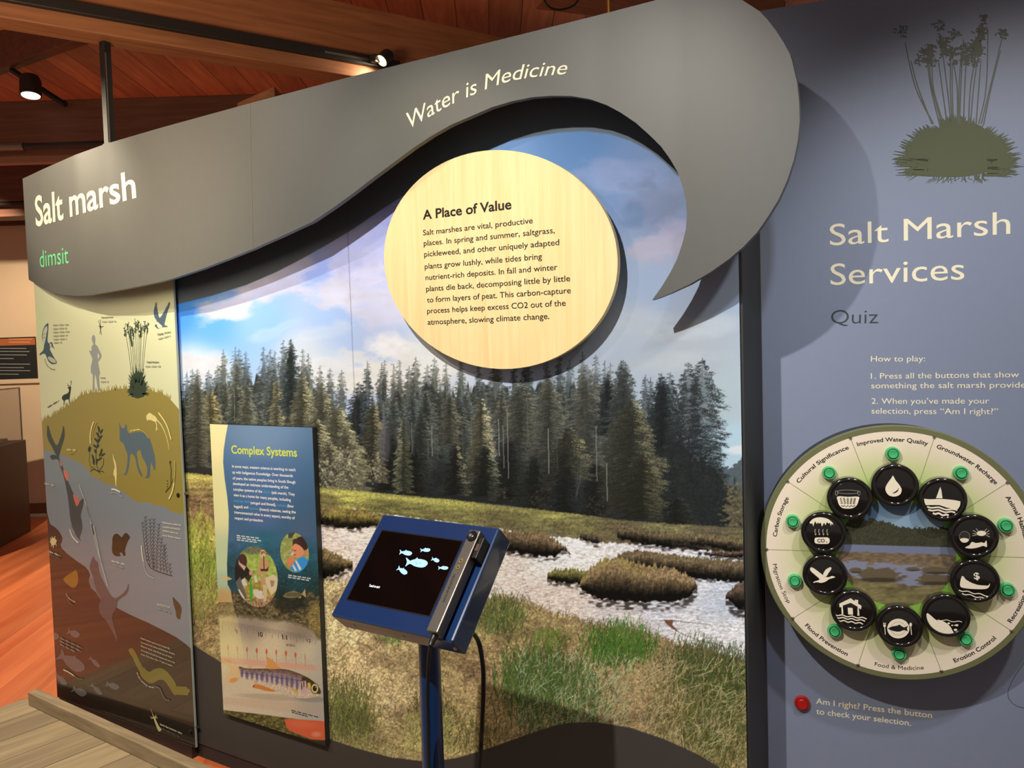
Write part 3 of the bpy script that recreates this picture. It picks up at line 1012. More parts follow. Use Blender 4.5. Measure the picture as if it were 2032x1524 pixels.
    tree(1130, 850, 40, (60, 60, 50), (166, 152, 110), .9, 1.0, 945, .6)
    tree(1205, 742, 18, (38, 44, 46), (58, 62, 62), 1.5, 0, 860, .95)
    tree(1237, 716, 36, (66, 70, 68), (108, 106, 98), 1.0, .2, 900, .7)
    # large spruce on the right of the wood and its open neighbours
    tree(1281, 746, 11, (70, 76, 78), (92, 96, 94), .8, 0, 880, .5)
    tree(1291, 750, 10, (70, 76, 78), (92, 96, 94), .8, 0, 880, .5)
    tree(1330, 740, 28, (48, 54, 56), (76, 80, 80), .8, 0, 930, .5)
    tree(1313, 742, 25, (36, 42, 44), (56, 60, 60), 1.6, 0, 900, .95)
    tree(1366, 721, 46, (44, 50, 50), (76, 78, 74), .75, 0, 1005, .45, 9)
    tree(1394, 712, 58, (40, 44, 44), (70, 72, 68), .62, 0, 1000, .35, 10.5)
    lowm = p.below([(1230, 1010), (1290, 900), (1330, 880), (1370, 900), (1400, 915), (1428, 950), (1440, 985), (1448, 1050), (1520, 1060)], 6, (n_m - .5) * 34) * (X > 1236) * (Y < bl)
    p.blend(lowm * .93, np.stack([20 + 26 * needle, 22 + 28 * needle, 23 + 24 * needle], -1))
    tree(1256, 790, 66, (70, 68, 54), (156, 144, 106), .95, .8, 1005, .75, 9)
    tree(1275, 900, 52, (62, 60, 46), (138, 128, 92), .8, .9, 1030, .8, 8)
    tree(1340, 985, 40, (46, 48, 42), (74, 74, 62), .8, 0, 1046, .9, 8)
    bush = np.clip(1.2 - np.hypot((X - 1462) / 24, (Y - 1015) / 46) + (n_m - .5) * 1.2, 0, 1) * (Y < bl)
    p.blend(np.clip(bush * 3, 0, 1), np.stack([50 + 100 * needle ** 1.5, 46 + 90 * needle ** 1.5, 36 + 62 * needle ** 1.5], -1))
    for c, rx, ry in (((660, 940), 24, 30), ((690, 930), 22, 42), ((640, 930), 16, 26), ((745, 930), 12, 22), ((1075, 985), 18, 16), ((1000, 985), 18, 12), ((1190, 1005), 22, 14)):
        bu = np.clip(1.1 - np.hypot((X - c[0]) / rx, (Y - c[1]) / ry) + (n_m - .5) * 1.4 + (n_f - .5) * .9, 0, 1) * (Y < bl)
        k = 1.0 if c[0] < 760 else .36
        q_ = np.clip(needle * 1.5 - .3, 0, 1) ** 1.4
        p.blend(np.clip(bu * 2.2, 0, 1), np.stack([(44 + 170 * q_) * k, (42 + 158 * q_) * k, (36 + 128 * q_) * k], -1))
    # pale bare trunks
    for x, y0, y1, c, wd in ((856, 845, 905, 150, 2), (849, 870, 910, 120, 1), (868, 862, 910, 110, 1), (816, 838, 900, 120, 2), (820, 855, 905, 110, 1), (917, 830, 920, 104, 1), (935, 828, 900, 110, 1), (989, 832, 905, 150, 2), (998, 845, 930, 130, 2), (1006, 810, 950, 138, 2), (1046, 790, 880, 112, 1), (1087, 850, 940, 150, 2), (1105, 870, 935, 96, 1), (1182, 845, 955, 128, 2), (1203, 920, 995, 140, 2), (885, 720, 800, 120, 1), (465, 770, 838, 150, 1), (537, 800, 840, 110, 1), (1152, 905, 960, 90, 1), (760, 795, 900, 120, 2), (762, 800, 880, 100, 2)):
        n = int(y1 - y0)
        yy = np.arange(n) + y0
        xx = x + .02 * (yy - y0) + R.randn() * .3
        for k in range(wd):
            i, j = (xx - p.ox + k).astype(int), (yy - p.oy).astype(int)
            p.im[j, i] = p.im[j, i] * .3 + np.array((c, c * .97, c * .92)) * .7
    p.strokes(np.array([1153., 1143.]), np.array([940., 990.]), np.array([-10., 4.]), np.array([50., -50.]), np.zeros(2), np.array([[110, 104, 92], [96, 92, 84]]), 50, 1, .7)
    # grey bare snag
    p.ell((763, 880), 12, 38, (92, 88, 90), .7, .6)

    # meadow
    md = p.below(base_pts, 1.5, (n_f - .5) * 4)
    dm = Y - bl
    meadow = p.field([(380, 952, 186, 164, 96), (380, 1000, 132, 106, 76), (700, 982, 184, 176, 92), (900, 1000, 172, 164, 88), (760, 1006, 128, 122, 72), (900, 1026, 124, 116, 74), (1000, 1040, 112, 102, 70), (1100, 1024, 150, 142, 82), (1100, 1052, 112, 102, 72), (1300, 1048, 130, 120, 80), (1470, 1064, 100, 90, 66), (640, 1005, 116, 100, 68), (1250, 1068, 100, 86, 64), (1450, 1090, 80, 68, 54)], 40)
    mt = .45 * n_f + .3 * p.noise(12, 2.2) + .25 * p.noise(30, 5)
    p.blend(md, meadow * (.5 + 1.0 * mt)[..., None])
    pat = np.clip((p.fbm(44, 9, 3) - .52) * 6, 0, 1) * np.clip((dm - 16) / 14, 0, 1) * md
    p.blend(pat * .5, np.array((84, 66, 52)) * (.6 + .8 * n_f)[..., None])
    lime = np.clip((p.fbm(38, 8, 3) - .55) * 6, 0, 1) * np.clip((dm - 10) / 10, 0, 1) * np.clip((46 - dm) / 20, 0, 1) * md
    p.blend(lime * .35, (150, 152, 76))
    band = np.exp(-((dm - 7) / 6) ** 2) * md * np.clip((1150 - X) / 300, 0, 1)
    p.blend(band * .7, np.array((208, 198, 104)) * (.8 + .4 * n_f)[..., None])

    # bright mud and channel
    mud_top = [(330, 1100), (520, 1060), (640, 1042), (705, 1008), (720, 1016), (780, 1022), (1003, 1052), (1040, 1060), (1100, 1066), (1160, 1068), (1200, 1077), (1300, 1082), (1360, 1090), (1480, 1097), (1520, 1098)]
    mud = p.below(mud_top, 1.6, (n_m - .5) * 5)
    rip = p.noise(7, 1.4, .6)
    rip2 = p.noise(3.2, 1.1, -.3)
    mudc = p.field([(660, 1120, 196, 176, 164), (720, 1060, 208, 192, 182), (1000, 1130, 204, 186, 172), (1100, 1090, 206, 200, 196), (1100, 1200, 196, 176, 162), (1300, 1200, 178, 174, 178), (1450, 1200, 176, 176, 182), (1450, 1260, 196, 190, 188), (1380, 1310, 198, 188, 182), (1250, 1240, 186, 172, 166)], 70)
    mudc = mudc * (.86 + .70 * (.5 * rip + .5 * rip2))[..., None]
    redd = np.clip((p.noise(5, 2, .4) - .62) * 5, 0, 1) * np.clip((rip2 - .3) * 2, 0, 1)
    mudc = mudc * (1 - redd[..., None] * .55) + np.array((120, 84, 66)) * redd[..., None] * .55
    sp = np.clip((p.noise(1.6, 1.1) - .7) * 6, 0, 1) * np.clip((p.fbm(60, 24, 3) - .38) * 5, 0, 1)
    mudc = mudc * (1 - sp[..., None]) + np.array((244, 238, 232)) * sp[..., None]
    p.blend(mud, mudc)
    blue = np.clip(1 - np.hypot((X - 1440) / 90, (Y - 1195) / 45), 0, 1)
    p.blend(blue * .4 * mud, (158, 168, 186))

    def island(outline, col, dark=.3, fringe=8, under=10, hi=(132, 128, 62), hik=.5):
        """Grass hummock: top profile points, then dark cut bank below."""
        xs = [q[0] for q in outline]
        tops = np.interp(X, xs, [q[1] for q in outline]) + (p.noise(2.4, 60) - .5) * fringe
        bots = np.interp(X, xs, [q[2] for q in outline]) + (n_m - .5) * 8
        inx = (X >= xs[0]) & (X <= xs[-1])
        h = np.clip((Y - tops) / np.maximum(bots - tops, 1), 0, 1)
        m = np.clip((Y - tops) / 2 + .5, 0, 1) * np.clip((bots - Y) / 2 + .5, 0, 1) * inx
        tex = .45 * n_f + .35 * p.noise(2, 7, .25) + .2 * n_m
        k = np.clip(1.15 - 1.9 * np.clip(h - .3, 0, 1) ** .9, .1, 1.2) * (.4 + 1.15 * tex)
        c = np.array(col, np.float32) * k[..., None]
        g = np.clip(.6 - h * 1.4, 0, 1) * hik * np.clip((p.noise(26, 14) - .3) * 2.5, 0, 1)
        c = c * (1 - g[..., None]) + np.array(hi, np.float32) * (.6 + .7 * tex)[..., None] * g[..., None]
        p.blend(m, c)
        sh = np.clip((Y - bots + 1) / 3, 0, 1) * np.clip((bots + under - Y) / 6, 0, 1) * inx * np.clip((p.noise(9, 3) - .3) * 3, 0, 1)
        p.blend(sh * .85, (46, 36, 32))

    island([(540, 1012, 1070), (640, 1005, 1042), (720, 1012, 1036), (800, 1030, 1046), (880, 1040, 1052)], (118, 98, 66), fringe=6)
    island([(640, 1025, 1030), (665, 1010, 1046), (700, 1012, 1050), (740, 1020, 1044), (800, 1036, 1050)], (128, 112, 60), fringe=6)
    island([(960, 1062, 1066), (1000, 1050, 1092), (1040, 1056, 1100), (1075, 1056, 1106), (1100, 1070, 1104), (1120, 1085, 1092), (1133, 1096, 1100)], (114, 92, 68), fringe=10, hi=(128, 122, 70))
    island([(1150, 1062, 1066), (1165, 1062, 1074), (1185, 1066, 1078), (1196, 1072, 1076)], (70, 56, 48))
    island([(1225, 1050, 1066), (1260, 1046, 1078), (1330, 1056, 1086), (1400, 1062, 1084), (1480, 1070, 1100)], (96, 82, 60), fringe=6, hik=.2)
    island([(1335, 1076, 1080), (1365, 1078, 1086), (1405, 1088, 1094)], (40, 34, 32))
    island([(1385, 1096, 1099), (1420, 1094, 1104), (1480, 1095, 1108)], (92, 72, 56), hik=.1)
    island([(1225, 1100, 1125), (1270, 1092, 1130), (1330, 1100, 1140), (1400, 1108, 1150), (1500, 1114, 1158)], (102, 84, 62), fringe=8, hi=(118, 112, 60), hik=.5, under=8)
    island([(1086, 1140, 1150), (1096, 1130, 1154), (1130, 1128, 1158), (1160, 1132, 1160), (1175, 1142, 1158)], (112, 102, 58), fringe=9, hi=(140, 136, 60))
    island([(1150, 1160, 1166), (1165, 1132, 1178), (1190, 1112, 1188), (1230, 1106, 1192), (1280, 1120, 1196), (1330, 1126, 1194), (1365, 1140, 1186), (1384, 1160, 1166)], (128, 104, 74), fringe=12, under=20, hi=(156, 150, 66), hik=.8)
    island([(1440, 1180, 1186), (1460, 1160, 1206), (1510, 1150, 1215)], (86, 68, 56), under=22, hik=.1)
    island([(560, 1096, 1110), (640, 1088, 1150), (670, 1100, 1140), (700, 1115, 1124)], (120, 100, 66), under=12)
    # thin channel on the mud
    for q in (((1318, 1230), (1345, 1232), (1400, 1238), (1490, 1248)), ((1320, 1234), (1340, 1250), (1380, 1268), (1430, 1280), (1440, 1290))):
        c_ = np.array(catmull(q, 30))
        for k in range(2):
            i, j = (c_[:, 0] - p.ox).astype(int), (c_[:, 1] - p.oy).astype(int) + k
            p.im[j, i] = (106, 84, 74)
    p.poly([(1316, 1230), (1336, 1230), (1334, 1240), (1346, 1252), (1330, 1244)], (120, 78, 58))

    # foreground marsh grass
    fg_pts = [(330, 1006), (430, 1016), (480, 1080), (560, 1150), (640, 1150), (700, 1160), (940, 1190), (1000, 1182), (1040, 1192), (1090, 1212), (1160, 1232), (1230, 1246), (1290, 1256), (1330, 1272), (1390, 1286), (1490, 1314), (1520, 1320)]
    fy = np.interp(X, *zip(*fg_pts))
    fgm = p.below(fg_pts, 2, (p.noise(2, 50) - .5) * 14)
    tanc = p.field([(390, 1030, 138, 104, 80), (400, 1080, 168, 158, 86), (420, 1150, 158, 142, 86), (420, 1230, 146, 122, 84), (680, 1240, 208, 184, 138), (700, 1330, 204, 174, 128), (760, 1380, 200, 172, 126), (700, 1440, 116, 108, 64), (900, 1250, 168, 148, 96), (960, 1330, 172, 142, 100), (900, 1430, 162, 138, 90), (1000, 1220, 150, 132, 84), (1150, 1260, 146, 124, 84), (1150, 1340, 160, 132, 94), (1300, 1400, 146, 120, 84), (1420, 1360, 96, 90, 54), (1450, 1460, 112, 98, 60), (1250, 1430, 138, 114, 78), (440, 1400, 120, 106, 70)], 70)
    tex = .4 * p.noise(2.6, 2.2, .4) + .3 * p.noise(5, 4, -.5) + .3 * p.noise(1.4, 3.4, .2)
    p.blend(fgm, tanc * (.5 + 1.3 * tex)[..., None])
    clump = p.fbm(60, 40, 3)
    p.blend(fgm * np.clip((clump - .55) * 4, 0, 1) * .5, np.array((88, 66, 48)) * (.5 + tex)[..., None])

    def blades(n, box, lean, ln, col, var, bend=4, a=.85, where=None, wid=1):
        x = box[0] + (box[2] - box[0]) * R.rand(n)
        y = box[1] + (box[3] - box[1]) * R.rand(n)
        ok = y > np.interp(x, *zip(*fg_pts)) - 2
        if where is not None:
            ok &= where(x, y)
        x, y = x[ok], y[ok]
        o = np.argsort(y)
        x, y = x[o], y[o]
        n = len(x)
        L = ln * (.5 + .9 * R.rand(n))
        th = lean[0] + lean[1] * R.randn(n)
        c = np.array(col)[None] * (1 + var * R.randn(n, 1)) + R.randn(n, 3) * 4
        p.strokes(x, y, L * np.sin(th), -L * np.cos(th), bend * R.randn(n), np.clip(c, 8, 250), int(ln * 1.4) + 4, wid, a)
    full = (345, 1020, 1505, 1535)
    blades(9000, full, (.2, 1.1), 11, (176, 148, 100), .2, 5, .7)
    blades(6000, full, (.1, 1.2), 10, (96, 72, 48), .25, 5, .6)
    blades(4000, full, (.3, .9), 12, (206, 182, 136), .14, 5, .65)
    inel = lambda cx, cy, rx, ry: (lambda x, y: np.hypot((x - cx) / rx, (y - cy) / ry) + .22 * R.randn(len(x)) < 1)
    for c, r_, n, ln, col in (((1100, 1390), (100, 70), 2600, 34, (66, 92, 42)), ((1060, 1350), (66, 50), 1500, 34, (78, 98, 46)), ((1230, 1290), (62, 36), 1900, 26, (64, 104, 34)), ((985, 1230), (52, 34), 1200, 22, (84, 98, 48)), ((1090, 1275), (36, 16), 500, 16, (98, 120, 48)),
                              ((1425, 1330), (90, 56), 2400, 28, (66, 76, 38)), ((1440, 1430), (80, 80), 2200, 26, (74, 80, 38)), ((690, 1420), (52, 50), 1300, 26, (92, 96, 48)), ((450, 1150), (60, 46), 900, 20, (120, 130, 52)), ((780, 1268), (26, 14), 260, 14, (84, 116, 48)), ((1350, 1420), (60, 60), 900, 24, (92, 90, 46)),
                              ((395, 1075), (34, 40), 900, 20, (158, 160, 66)), ((400, 1130), (34, 30), 700, 20, (128, 140, 58)), ((405, 1200), (40, 40), 500, 20, (130, 126, 60)), ((700, 1140), (40, 24), 400, 16, (130, 124, 66)), ((940, 1470), (60, 30), 500, 22, (96, 92, 48)), ((860, 1440), (40, 50), 600, 22, (78, 76, 44)), ((1300, 1230), (24, 16), 260, 18, (134, 122, 66))):
        blades(n, (c[0] - r_[0] * 1.4, c[1] - r_[1] * 1.4, c[0] + r_[0] * 1.4, c[1] + r_[1] * 1.4 + ln * .5), (.05, .22), ln, col, .22, 4, .85, inel(c[0], c[1], r_[0], r_[1]))
    blades(1600, (930, 1185, 1500, 1340), (.05, .3), 14, (112, 92, 66), .25, 3, .8, lambda x, y: np.abs(y - np.interp(x, *zip(*fg_pts)) - 8) < 12)
    blades(700, (1180, 1320, 1500, 1524), (.6, .6), 24, (190, 172, 122), .15, 6, .8)
    blades(400, (1020, 1300, 1250, 1460), (.5, .5), 16, (168, 182, 140), .15, 5, .8)
    blades(500, (800, 1420, 900, 1500), (.5, .7), 14, (200, 190, 110), .15, 5, .7)

    # slate wave printed along the top of the sheet, brown wave along the bottom
    top = [(330, 611), (355, 603), (420, 587), (490, 565), (550, 539), (600, 513), (650, 485), (700, 455), (760, 414), (830, 370), (900, 328), (960, 300), (1010, 281), (1060, 270), (1110, 263), (1160, 260), (1210, 266), (1250, 279), (1290, 300), (1320, 324), (1345, 350), (1365, 330), (1400, 200), (1520, 200)]
    p.blend(1 - p.below(top, 1.2), (86, 94, 102))
    bot = [(330, 1262), (388, 1282), (400, 1290), (440, 1315), (520, 1380), (580, 1425), (640, 1462), (708, 1485), (776, 1503), (835, 1510), (880, 1508), (912, 1503), (975, 1483), (1034, 1462), (1093, 1442), (1129, 1434), (1183, 1433), (1251, 1444), (1319, 1467), (1387, 1498), (1428, 1523), (1520, 1600)]
    p.blend(p.below(bot, 1.2), (70, 61, 55))
    # seam between two print widths
    sx = np.interp(Y, [465, 850, 1290], [690, 706.5, 726])
    p.blend(np.clip(1.1 - np.abs(X - sx), 0, 1) * (Y < 870) * (Y > 200) * .5, (70, 72, 84))
    return p


mural = empty('marsh_mural', WALL.at(-1.6, 0, 0), 'wide landscape mural of spruce trees and a muddy salt marsh under a cloudy sky', 'mural')
mu0, mu1 = WALL.uv(352, 640)[0], WALL.uv(1471, 760)[0]
mz0, mz1 = 0.06, 2.33
MB().obox(WALL, mu0, mu1, mz0, mz1, 0.0005, 0.006).build('backing_board', MT['edge_dark'], mural)
xs = np.linspace(352, 1471, 900)
us = np.array([WALL.uv(x, 900)[0] for x in xs])
us = mu0 + (us - us[0]) / (us[-1] - us[0]) * (mu1 - mu0)
vs = np.linspace(mz0, mz1, 1060)
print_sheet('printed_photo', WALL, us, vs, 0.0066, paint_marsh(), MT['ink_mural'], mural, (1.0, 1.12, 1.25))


# ------------------------------------------------------------------ wave-shaped header, a bent sheet standing off the wall
HX = [-3.72, -3.59, -3.45, -3.25, -3.10, -2.85, -2.5, -2.0, -1.6, -1.2, -0.8, -0.6, 0.2]
HY = [-0.040, -0.061, -0.085, -0.115, -0.138, -0.160, -0.167, -0.166, -0.158, -0.140, -0.124, -0.120, -0.120]
HTOP = 2.45


def header_y(x):
    return float(np.interp(x, HX, HY))


def on_header(x, y):
    d = ray(x, y)
    lo, hi = 0.6, 6.0
    for _ in range(50):
        m = (lo + hi) / 2
        q = EYE + d * m
        if q[1] > header_y(q[0]):
            hi = m
        else:
            lo = m
    q = EYE + d * lo
    return float(q[0]), float(q[2])


class HeaderFace:
    """Same interface as Plane for lettering: u is x along the wall, v is height."""
    @staticmethod
    def uv(x, y, off=0.0):
        return on_header(x, y)

    @staticmethod
    def at(a, b, off=0.0):
        return np.array((a, header_y(a) - off, b))


low = [(57, 555), (67, 561), (80, 570), (98, 579), (122, 585), (150, 587), (176, 586), (205, 581), (240, 575), (276, 568), (310, 561), (343, 553), (400, 534), (452, 514), (502, 494), (560, 468), (620, 440), (660, 413), (700, 384), (740, 353), (779, 324), (818, 295), (857, 269), (896, 247), (936, 230), (975, 213), (1015, 201), (1055, 193), (1094, 190), (1134, 190.5), (1172, 197), (1203, 208), (1231, 223), (1262, 244), (1291, 270), (1312, 291), (1330, 316), (1345, 342), (1354, 369), (1361, 398), (1363, 427), (1361, 455), (1354, 483), (1344, 513), (1330, 541), (1313, 569), (1294, 595.5),
       (1310, 590), (1330, 582), (1369, 564), (1410, 540), (1448, 513), (1476, 489), (1503, 460), (1524, 430), (1545, 396), (1562, 358), (1575, 318), (1583, 280), (1587, 240), (1586, 205), (1582, 165), (1572, 122), (1568, 108), (1556, 86), (1540, 61), (1524, 40), (1507, 22)]
out = [on_header(*q) for q in low]
ex, ez = out[-1]
out += [(ex - .05, ez + .045), (ex - .11, ez + .075), (ex - .18, HTOP - .005), (ex - .24, HTOP)]
lx = on_header(45, 357)[0]
out += [(lx, HTOP)]
bm = bmesh.new()
bm.faces.new([bm.verts.new((a, 0, b)) for a, b in out])
for x in np.arange(-3.8, -0.2, 0.03):
    bmesh.ops.bisect_plane(bm, geom=bm.verts[:] + bm.edges[:] + bm.faces[:], plane_co=(x, 0, 0), plane_no=(1, 0, 0))
bmesh.ops.triangulate(bm, faces=bm.faces[:])
for v in bm.verts:
    v.co.y = header_y(v.co.x)
bmesh.ops.recalc_face_normals(bm, faces=bm.faces[:])
ext = bmesh.ops.extrude_face_region(bm, geom=bm.faces[:])
for v in [g for g in ext['geom'] if isinstance(g, bmesh.types.BMVert)]:
    v.co.y += 0.018
bmesh.ops.recalc_face_normals(bm, faces=bm.faces[:])
me = bpy.data.meshes.new('sheet')
bm.to_mesh(me); bm.free()
header = empty('wave_header', (-1.9, -0.1, 1.7), 'long curved grey header board shaped like a breaking wave over the mural', 'header')
hs = link('sheet', me, MT['header'], header)
me.polygons.foreach_set('use_smooth', np.ones(len(me.polygons), bool))
me.set_sharp_from_angle(angle=math.radians(30))
# stand-off blocks fixing the header to the partition
for x, z in ((-3.3, 2.365), (-2.4, 2.365), (-1.5, 2.365), (-0.75, 2.365)):
    MB().box((x - .04, header_y(x) + .0165, z - .02), (x + .04, -0.0005, z + .02)).build('spacer_block', MT['edge_dark'], header)
CREAM = rgb(246, 238, 206)
hb = lambda a, b, L: tuple(HeaderFace.at(a, b, L))
k = Ink(HeaderFace, 0.0012, bend=hb)
k.text_path('Salt marsh', [(72, 449), (120, 436), (172, 420), (222, 405), (271, 391)], 58, CREAM, 0.016, h1=54)
k.build('title_lettering', MT['ink'], header, label='pale bold title lettering')
k = Ink(HeaderFace, 0.0012, bend=hb)
k.text_path('dimsit', [(80, 531), (108, 526), (137, 522)], 33, rgb(96, 200, 140), 0.0, h1=34)
k.build('subtitle_lettering', MT['ink'], header, label='green subtitle lettering')
k = Ink(HeaderFace, 0.0012, bend=hb)
zz = zoom(700, 100, 2.54)
k.text_path('Water is Medicine', catmull(zz((292, 392), (400, 328), (500, 272), (600, 228), (700, 186), (800, 155), (900, 137), (1000, 126), (1080, 120)), 5), 32, CREAM, 0.0, 0.22, h1=27)
k.build('motto_lettering', MT['ink'], header, label='pale slanted motto lettering')
# seam between two header sheets
sm = Ink(HeaderFace, 0.0008, bend=hb)
sm.stroke([(496, 206), (497, 300), (500, 400), (502, 493)], 1.0, rgb(100, 98, 92))
sm.build('sheet_joint', MT['ink'], header)

# ------------------------------------------------------------------ oval birch sign
ovz = zoom(700, 100, 2.54)
OV = WALL.shifted(0.062)
oval_px = [(985, 301)] + [q for q in ((1030, 304), (1080, 316), (1122, 337), (1160, 367), (1192, 405), (1215, 446), (1224, 485), (1226, 512), (1224, 545), (1213, 590), (1190, 633), (1156, 672), (1115, 701), (1070, 721), (1020, 731), (985, 732.5), (950, 729), (905, 716), (862, 692), (822, 655), (792, 613), (772, 568), (763, 525), (764, 486), (774, 440), (796, 396), (826, 358), (862, 330), (905, 311), (945, 303))]
pts = np.array([OV.uv(*q) for q in oval_px])
A = np.c_[pts[:, 0] ** 2, pts[:, 0] * pts[:, 1], pts[:, 1] ** 2, pts[:, 0], pts[:, 1]]
cf = np.linalg.lstsq(A, np.ones(len(pts)), rcond=None)[0]
qa, qb, qc, qd, qe = cf
oc = np.linalg.solve([[2 * qa, qb], [qb, 2 * qc]], [-qd, -qe])
kk = 1 + qa * oc[0] ** 2 + qb * oc[0] * oc[1] + qc * oc[1] ** 2
ev, evec = np.linalg.eigh(np.array([[qa, qb / 2], [qb / 2, qc]]) / kk)
rad = 1 / np.sqrt(ev)
NO = 96
oval_uv = [tuple(oc + evec[:, 0] * rad[0] * math.cos(t) + evec[:, 1] * rad[1] * math.sin(t)) for t in [2 * PI * i / NO for i in range(NO)]]
oval = empty('oval_sign', OV.at(oc[0], oc[1], -.06), 'oval birch plywood sign with black text floating in front of the mural', 'sign')
MB().prism(OV, oval_uv, -0.018, 0.0).build('plywood_disc', MT['birch'], oval)
MB().prism(WALL, [tuple(oc + (np.array(q) - oc) * 0.35) for q in oval_uv], 0.0068, 0.0445).build('stand_off', MT['edge_dark'], oval)
INK = rgb(22, 18, 14)
zt = zoom(820, 380, 5.444)
k = Ink(OV, 0.0006)
k.text('A Place of Value', *zt((105, 303), (1062, 187)), 18, INK, 0.022)
k.build('heading_lettering', MT['ink'], oval)
k = Ink(OV, 0.0006)
for s, a, b in (('Salt marshes are vital, productive', (108, 474), (1292, 342)), ('places. In spring and summer, saltgrass,', (114, 588), (1530, 448)), ('pickleweed, and other uniquely adapted', (120, 706), (1578, 578)),
                ('plants grow lushly, while tides bring', (126, 838), (1392, 730)), ('nutrient-rich deposits. In fall and winter', (134, 958), (1560, 846)), ('plants die back, decomposing little by little', (140, 1080), (1696, 968)),
                ('to form layers of peat. This carbon-capture', (150, 1200), (1704, 1098)), ('process helps keep excess CO2 out of the', (152, 1318), (1648, 1234)), ('atmosphere, slowing climate change.', (158, 1440), (1472, 1376))):
    k.text(s, *zt(a, b), 10.6, INK, 0.006)
k.build('body_lettering', MT['ink'], oval)

# ------------------------------------------------------------------ tall information panel
IP = WALL.shifted(0.03)
tl_, tr_, br_, bl_ = (416.5, 841), (620, 848.5), (649, 1481.5), (446, 1416)
info = empty('information_panel', IP.at(*IP.uv(547, 1450), -.03), 'tall blue information panel with a striped fish photo at its foot', 'sign')
iu0, iv1 = IP.uv(*tl_)
iu1, iv1b = IP.uv(*tr_)
iv0 = (IP.uv(*br_)[1] + IP.uv(*bl_)[1]) / 2
iv1 = (iv1 + iv1b) / 2
MB().obox(IP, iu0, iu1, iv0, iv1, -0.0225, 0.0, 0.0012).build('board', MT['edge_dark'], info)


